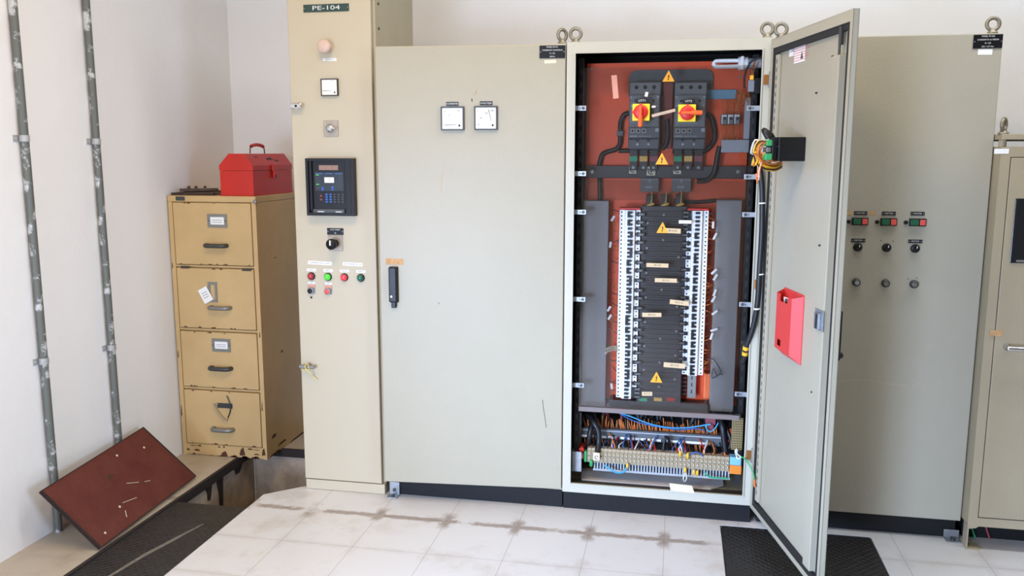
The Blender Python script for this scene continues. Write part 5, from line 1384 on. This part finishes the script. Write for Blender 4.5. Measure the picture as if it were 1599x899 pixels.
vcable([(921, 640, .22), (926, 655, .15), (922, 672, .115), (919, 690, .115), (917.5, 700, .14)], .0115, 'thick black cable at the bottom left, the one nearer the cabinet side')
vcable([(912, 642, .22), (925, 657, .12), (934, 672, .105), (935, 690, .10), (933, 705, .078)], .0125, 'thick black cable ending in a white tag at the bottom left')
vcable([(1119, 648, .2), (1127, 662, .13), (1131, 690, .12), (1133, 705, .12)], .012, 'thick black cable at the bottom right beside the gold mesh resistor')
vcable([(1126, 650, .2), (1136, 672, .14), (1141, 695, .13), (1120, 712, .14), (1100, 712, .145)], .009, 'black cable bending left behind the lower terminals')
vcable([(1037, 712, .11), (1036, 698, .115), (1039, 684, .12), (1044, 685, .13), (1046, 700, .15)], .006, 'black cable hooped over the upper terminal rail')
x, z = FY(.062).p(931.5, 712); g = MB(); g.box(x - .014, x + .014, .0575, .0625, z - .018, z + .016, 0, .002); g.tube([(x + .007 * math.cos(t), .057, z - .004 + .007 * math.sin(t)) for t in [q * .55 for q in range(11)]], .0015, 5, 1, smooth=0)
tag(g.build('phase_tag', [PAPER_Y, GREYFITD], loc=(x, .06, z)), 'cream square tag hanging on the left thick cable', 'tag')
x, z = FY(.08).p(923, 724); g = MB(); g.lathe((x, .085, z + .016), (0, 0, -1), [(.006, 0), (.008, .008), (.008, .024), (.004, .030)], 12); tag(g.build('wire_lug', WIRE_G, loc=(x, .085, z)), 'green insulated lug below the left end of the lower terminals', 'wire lug')
x, z = FY(.16).p(1110, 657); g = MB(); g.box(x - .022, x + .022, .17, .19, z - .022, z + .024, 0, .004); g.box(x - .010, x + .012, .165, .17, z - .04, z - .018, 0, .003); tag(g.build('cable_boot', PURP_T, loc=(x, .18, z)), 'maroon cable boot at the right below the acrylic cover', 'cable boot')
for i, (u0, v0, u1, v1) in enumerate(((904, 690, 925, 700), (1137, 668, 1143, 690))):
    a0, a1, c0, c1 = FY(.26).rect(u0, v0, u1, v1); g = MB(); g.box(a0, a1, .255, .27, c0, c1, 0, .002); tag(g.build('insulator_block', ORANGE, loc=(a0, .26, c0)), 'orange block behind the %s end of the terminal rails' % ('left', 'right')[i], 'block', 'orange blocks behind the rails')
# gold mesh resistor
x0, x1, z0, z1 = FY(.065).rect(1143, 653, 1160.5, 702)
x1 = min(x1, bx1 - .04)
rs = thing('mesh_heater', ((x0 + x1) / 2, .08, z0), 'gold mesh heater block with white caps at the right of the terminals', 'heater')
g = MB(); g.box(x0 + .002, x1 - .002, .072, .088, z0 + .004, z1 - .004); g.build('core', GREYFITD, rs)
g = MB(); nx, nz = 6, 13
for k in range(nx + 1): xx = x0 + (x1 - x0) * k / nx; g.box(xx - .0012, xx + .0012, .0685, .0705, z0, z1)
for k in range(nz + 1): zz = z0 + (z1 - z0) * k / nz; g.box(x0, x1, .0675, .0690, zz - .0012, zz + .0012)
g.build('mesh_guard', GOLD, rs)
g = MB(); xm = (x0 + x1) / 2; g.box(xm - .010, xm + .010, .062, .085, z1 + .0005, z1 + .014, 0, .003); g.box(xm - .006, xm + .006, .064, .08, z0 - .012, z0 - .0005, 0, .002); g.build('cap', WHITE, rs)
# bent plate at the bottom front
g = MB(); F0 = FY(.03); g.prism([(bx0 + .07, .105), (.17, .105), (.225, .16), (.225, .24), (bx0 + .05, .24)], CB + .0125, CB + .018, 0, 'xy')
tag(g.build('floor_sheet', mat('pale_grey_sheet', (226, 220, 216), .5), loc=(-.06, .17, CB + .012)), 'loose grey sheet on the bottom of the open cabinet', 'sheet')

# ================================================================== right cabinet
rx0, rx1 = .352, 1.1235
rc_ = thing('control_cabinet', ((rx0 + rx1) / 2, .25, 0), 'grey green control cabinet with three rows of switches behind the open door', 'control cabinet')
b = MB(); b.box(rx0, rx1 - .004, .02, .50, CB, CT, 0, .003); b.build('body', PAINT_D, rc_)
b = MB(); b.box(rx0 + .002, rx1 - .008, .03, .48, .001, CB - .001, 0, .002); b.build('plinth', BLACKM, rc_)
T3 = Matrix.Translation((0, 0, 0)); F3 = Face(T3)
rdoor = MB(); rdoor.box(rx0 + .001, rx1, 0, .0195, .083, 1.936, 0, .004, seg=3)
eyebolt(rc_, FZ.p(1219.5, 53)[0], CT); eyebolt(rc_, FZ.p(1550, 47)[0], CT)
foot_bracket(rc_, F3, (1472.5, 826, 1496.5, 852), .026)
nameplate(F3, T3, rc_, (1519.5, 54, 1565.3, 75.5), ['PANEL PE-402', 'CORRIENTE ALTERNA', 'N. 108', '220 / 127 Vca'], hs=.60, th=.003)
paper(F3, T3, rc_, (1527, 76.5, 1549.5, 85.5), name='tape_strip', rot=1)
for a in ((1333.5, 329.8, 1354.3, 335.4), (1377, 330.3, 1398.7, 336), (1421.8, 330.6, 1443.7, 336.3), (1329, 372.4, 1351, 378), (1418, 374, 1440.3, 379.4)):
    nameplate(F3, T3, rc_, a, ['MOTOR'], hs=.6)
for rcx in ((1322.5, 329.3, 1329.3, 336), (1357, 330, 1366.6, 335.5)): paper(F3, T3, rc_, rcx, M=TAPE, name='tape_patch')
for (u0, v0, u1, v1), (du, dv) in (((1329.7, 339.7, 1355.2, 351.4), (1325.2, 345.8)), ((1374.2, 340.3, 1400, 352.4), (1369.6, 346.3)), ((1419, 341, 1445.6, 353), (1414.2, 347))):
    x0, x1, z0, z1 = F3.rect(u0, v0, u1, v1); w = x1 - x0; g = MB(); g.box(x0, x1, -.010, -.0003, z0, z1, 0, .002); ps = g.build('start_stop_switch', BLACK, rc_)
    MB().box(x0 + .004, x0 + w * .55, -.014, -.0102, z0 + .004, z1 - .004, 0, .0015).build('green_button', BTN_G, ps); MB().box(x0 + w * .61, x1 - .004, -.016, -.0102, z0 + .004, z1 - .004, 0, .0015).build('red_button', BTN_R, ps)
    x, z = F3.p(du, dv); MB().lathe((x, -.0003, z), (0, -1, 0), [(.0075, 0), (.0075, .004), (.005, .006), (.0005, .006)], 14).build('hole_plug', BLACK, rc_)
for u, v in ((1339.2, 385.7), (1384.2, 386.4), (1428.6, 387.7)):
    x, z = F3.p(u, v); MBk = MB(); MBk.lathe((x, -.0003, z), (0, -1, 0), [(.0165, 0), (.0165, .006), (.014, .008), (.0005, .008)], 24)
    MBk.box(x - .004, x + .004, -.022, -.0082, z - .013, z + .013, 0, .003, R=Matrix.Rotation(math.radians(35), 3, 'Y'))
    kn = MBk.build('selector_knob', BLACK, rc_); MB().box(x + .001, x + .004, -.0226, -.0221, z + .002, z + .010).build('knob_mark', WHITE, kn)
for i, (u, v) in enumerate(((1336.7, 440.3), (1382.3, 441.8), (1426.5, 443.3))):
    x, z = F3.p(u, v); g = MB(); g.lathe((x, -.0003, z), (0, -1, 0), [(.0155, 0), (.0155, .008), (.0135, .018), (.011, .020), (.0005, .020)], 22, 0); g.cyl((x, -.0212, z), (x, -.0204, z), .0075, n=16, mi=1); g.box(x - .001, x + .001, -.0218, -.0213, z - .004, z + .004, 2)
    g.build('key_lock', [GREYFITD, CHROME if i == 0 else GREYFIT, BLACK], rc_)
g = MB()
for u, v in ((1375.5, 375.5), (1394.5, 376.5), (1418, 435), (1431.5, 433.5)): x, z = F3.p(u, v); g.cyl((x, -.0008, z), (x, -.0002, z), .0022, n=8)
g.build('screw_hole', SCRATCH, rc_)
g = MB(); scratch(F3, [(1300, 598), (1330, 593), (1360, 593), (1395, 600), (1420, 602)], .0022, mi=0); scratch(F3, [(1424, 602), (1438, 597)], .0016, mi=0)
rdoor.add(g.v, g.f, 1); rdoor.build('door', [PAINT_R, mat('faint_rust_stain', (184, 174, 150), .6)], rc_)

# ================================================================== rightmost cabinet
YQ = -.07
FQ = Face(Matrix.Translation((0, YQ, 0))); TQ = Matrix.Identity(4)
qx0, qx1, qz0, qz1 = max(1.1262, FQ.p(1508, 820)[0]), 1.86, FQ.p(1508, 820)[1], FQ.p(1557, 229)[1]
qc = thing('switchgear_cabinet', ((qx0 + qx1) / 2, .2, 0), 'lower beige cabinet with a steel handle and black window at the right edge', 'electrical cabinet')
b = MB(); b.box(qx0 + .001, qx1, YQ + .006, .40, qz0, qz1, 0, .002); b.build('body', PAINT_F, qc)
ix0 = FQ.p(1552, 530)[0]; iz0 = FQ.p(1527, 808)[1]; iz1 = FQ.p(1582, 245)[1]; iw = ix0 - qx0
b = MB(); b.frame(qx0, qx1, qz0 - .0005, qz1, iw, YQ, YQ + .0055, 0, wt=qz1 - iz1, wb=iz0 - qz0); b.build('door_frame', PAINT_F, qc)
b = MB(); b.box(ix0 + .003, qx1 - iw - .003, YQ - .002, YQ + .005, iz0 + .003, iz1 - .003, 0, .002); b.build('door', PAINT_F, qc)
b = MB(); b.frame(ix0 + .0002, qx1 - iw - .0002, iz0 + .0002, iz1 - .0002, .0026, YQ + .004, YQ + .0052, 0); b.build('door_gap', GASKET, qc)
tz0, tz1 = FQ.p(1575, 218)[1], FQ.p(1575, 209)[1]
b = MB(); b.box(qx0, qx1 + .01, YQ + .0, .41, tz0, tz1, 0, .002); b.build('roof_plate', PAINT_F, qc)
for xx in (FQ.p(1570, 225)[0], qx1 - .05):
    g = MB()
    for yy in (YQ + .03, .36): g.cyl((xx, yy, qz1), (xx, yy, tz0), .013, n=14)
    g.build('roof_spacer', PAINT_F, qc)
eyebolt(qc, FQ.p(1572, 200)[0], tz1, YQ + .03, R=.021, rot=.95)
for xx in (qx0 + .002, qx1 - .03):
    g = MB(); g.box(xx, xx + .005, YQ + .004, YQ + .05, .0005, qz0 - .001, 0); g.box(xx, xx + .05, YQ - .002, YQ + .05, .0005, .006, 0); g.prism([(xx + .005, qz0 - .001), (xx + .04, qz0 - .001), (xx + .03, qz0 - .010), (xx + .005, qz0 - .014)], YQ + .004, YQ + .008)
    g.build('leg', PAINT_F, qc)
b = MB(); b.box(qx0 + .02, qx1 - .02, .05, .38, .0008, qz0 - .001); b.build('plinth', BLACKM, qc)
g = MB()
for u, M in ((1528, 0), (1552, 1)):
    x, _ = FQ.p(u, 835); g.tube([(x, .042, qz0 - .001), (x + .005, .040, .06), (x + .025, .036, .0045)], .004, 7, M)
g.build('lower_wire', [GREEN_T, PURP_T], qc)
x0, x1, z0, z1 = FQ.rect(1563.5, 232, 1587, 239.5); paper(FQ, TQ, qc, (1563.5, 232, 1587, 240), y=YQ)
x0, x1, z0, z1 = FQ.rect(1580.5, 310, 1640, 411); g = MB(); g.box(x0, x1, YQ - .006, YQ - .0023, z0, z1, 0, .002); g.box(x0 + .02, x1 - .02, YQ - .0066, YQ - .0061, z0 + .004, z0 + .012, 1); g.build('black_window', [SCREEN, GREYFIT], qc, 'black glass window')
paper(FQ, TQ, qc, (1556, 521.5, 1577, 531), y=YQ - .002, M=TAPE, name='tape_strip', rot=1)
x, z = FQ.p(1571, 541); xe = x + .17; g = MB(); g.lathe((x, YQ - .0022, z), (0, -1, 0), [(.013, 0), (.013, .008), (.010, .012), (.010, .03)], 18)
g.tube([(x - .006, YQ - .035, z), (x + .01, YQ - .037, z), (xe, YQ - .037, z)], .0095, 14, 0); g.cyl((xe - .02, YQ - .0022, z), (xe - .02, YQ - .035, z), .009, n=14); g.build('door_handle', CHROME, qc)

# ================================================================== light
W = bpy.data.worlds.new('world'); SC.world = W; W.use_nodes = True
bg = W.node_tree.nodes['Background']; bg.inputs[0].default_value = (1.0, 0.98, 0.95, 1); bg.inputs[1].default_value = 0.25


def area(name, loc, target, sx, sy, power, col, spread=180):
    d = bpy.data.lights.new(name, 'AREA'); d.shape = 'RECTANGLE'; d.size = sx; d.size_y = sy; d.energy = power; d.color = col; d.spread = math.radians(spread)
    o = bpy.data.objects.new(name, d); COL.objects.link(o); o.location = loc
    o.rotation_euler = (Vector(target) - Vector(loc)).to_track_quat('-Z', 'Y').to_euler(); return o


area('doorway_daylight', (-1.65, -5.15, 1.80), (-0.4, 0.0, -.9), 1.2, 1.0, 24, (0.60, 0.67, 0.82), 80)
area('low_cool_fill', (-1.85, -5.0, .60), (0.0, -.2, -.25), .9, .9, 21, (0.52, 0.72, 1.2), 62)  # added low fill that cools the lower cabinet fronts
area('low_left_fill', (-2.42, -2.7, .95), (.5, -.35, .15), .9, 1.2, 22, (0.40, 0.66, 1.18), 60)  # added fill from the left for the open door, no opening built there
area('doorway_ground_bounce', (-1.65, -5.12, .60), (0.2, 0.6, 2.5), 1.2, .9, 60, (0.37, 0.46, 0.60), 140)
area('left_wall_fill', (4.25, -3.6, 1.6), (-2.44, -.8, .7), 1.6, 1.6, 30, (0.42, 0.55, 0.76), 55)  # added fill aimed at the left wall, no window built behind it
area('overhead_fill', (1.2, -.6, 3.28), (1.2, -.6, 0), 3.0, .4, 66, (0.62, 0.63, 0.63), 180)  # unseen fill added to lift the back wall and cabinet tops
area('warm_overhead_fill', (-1.0, -1.8, 3.28), (-1.0, -1.8, 0), .9, .9, 68, (0.62, 0.44, 0.24), 180)  # unseen warm fill added to tint the upper surfaces
SC.view_settings.view_transform = 'Standard'; SC.view_settings.look = 'None'
SC.view_settings.exposure = 0.13; SC.view_settings.gamma = 1.0; SC.view_settings.use_curve_mapping = False
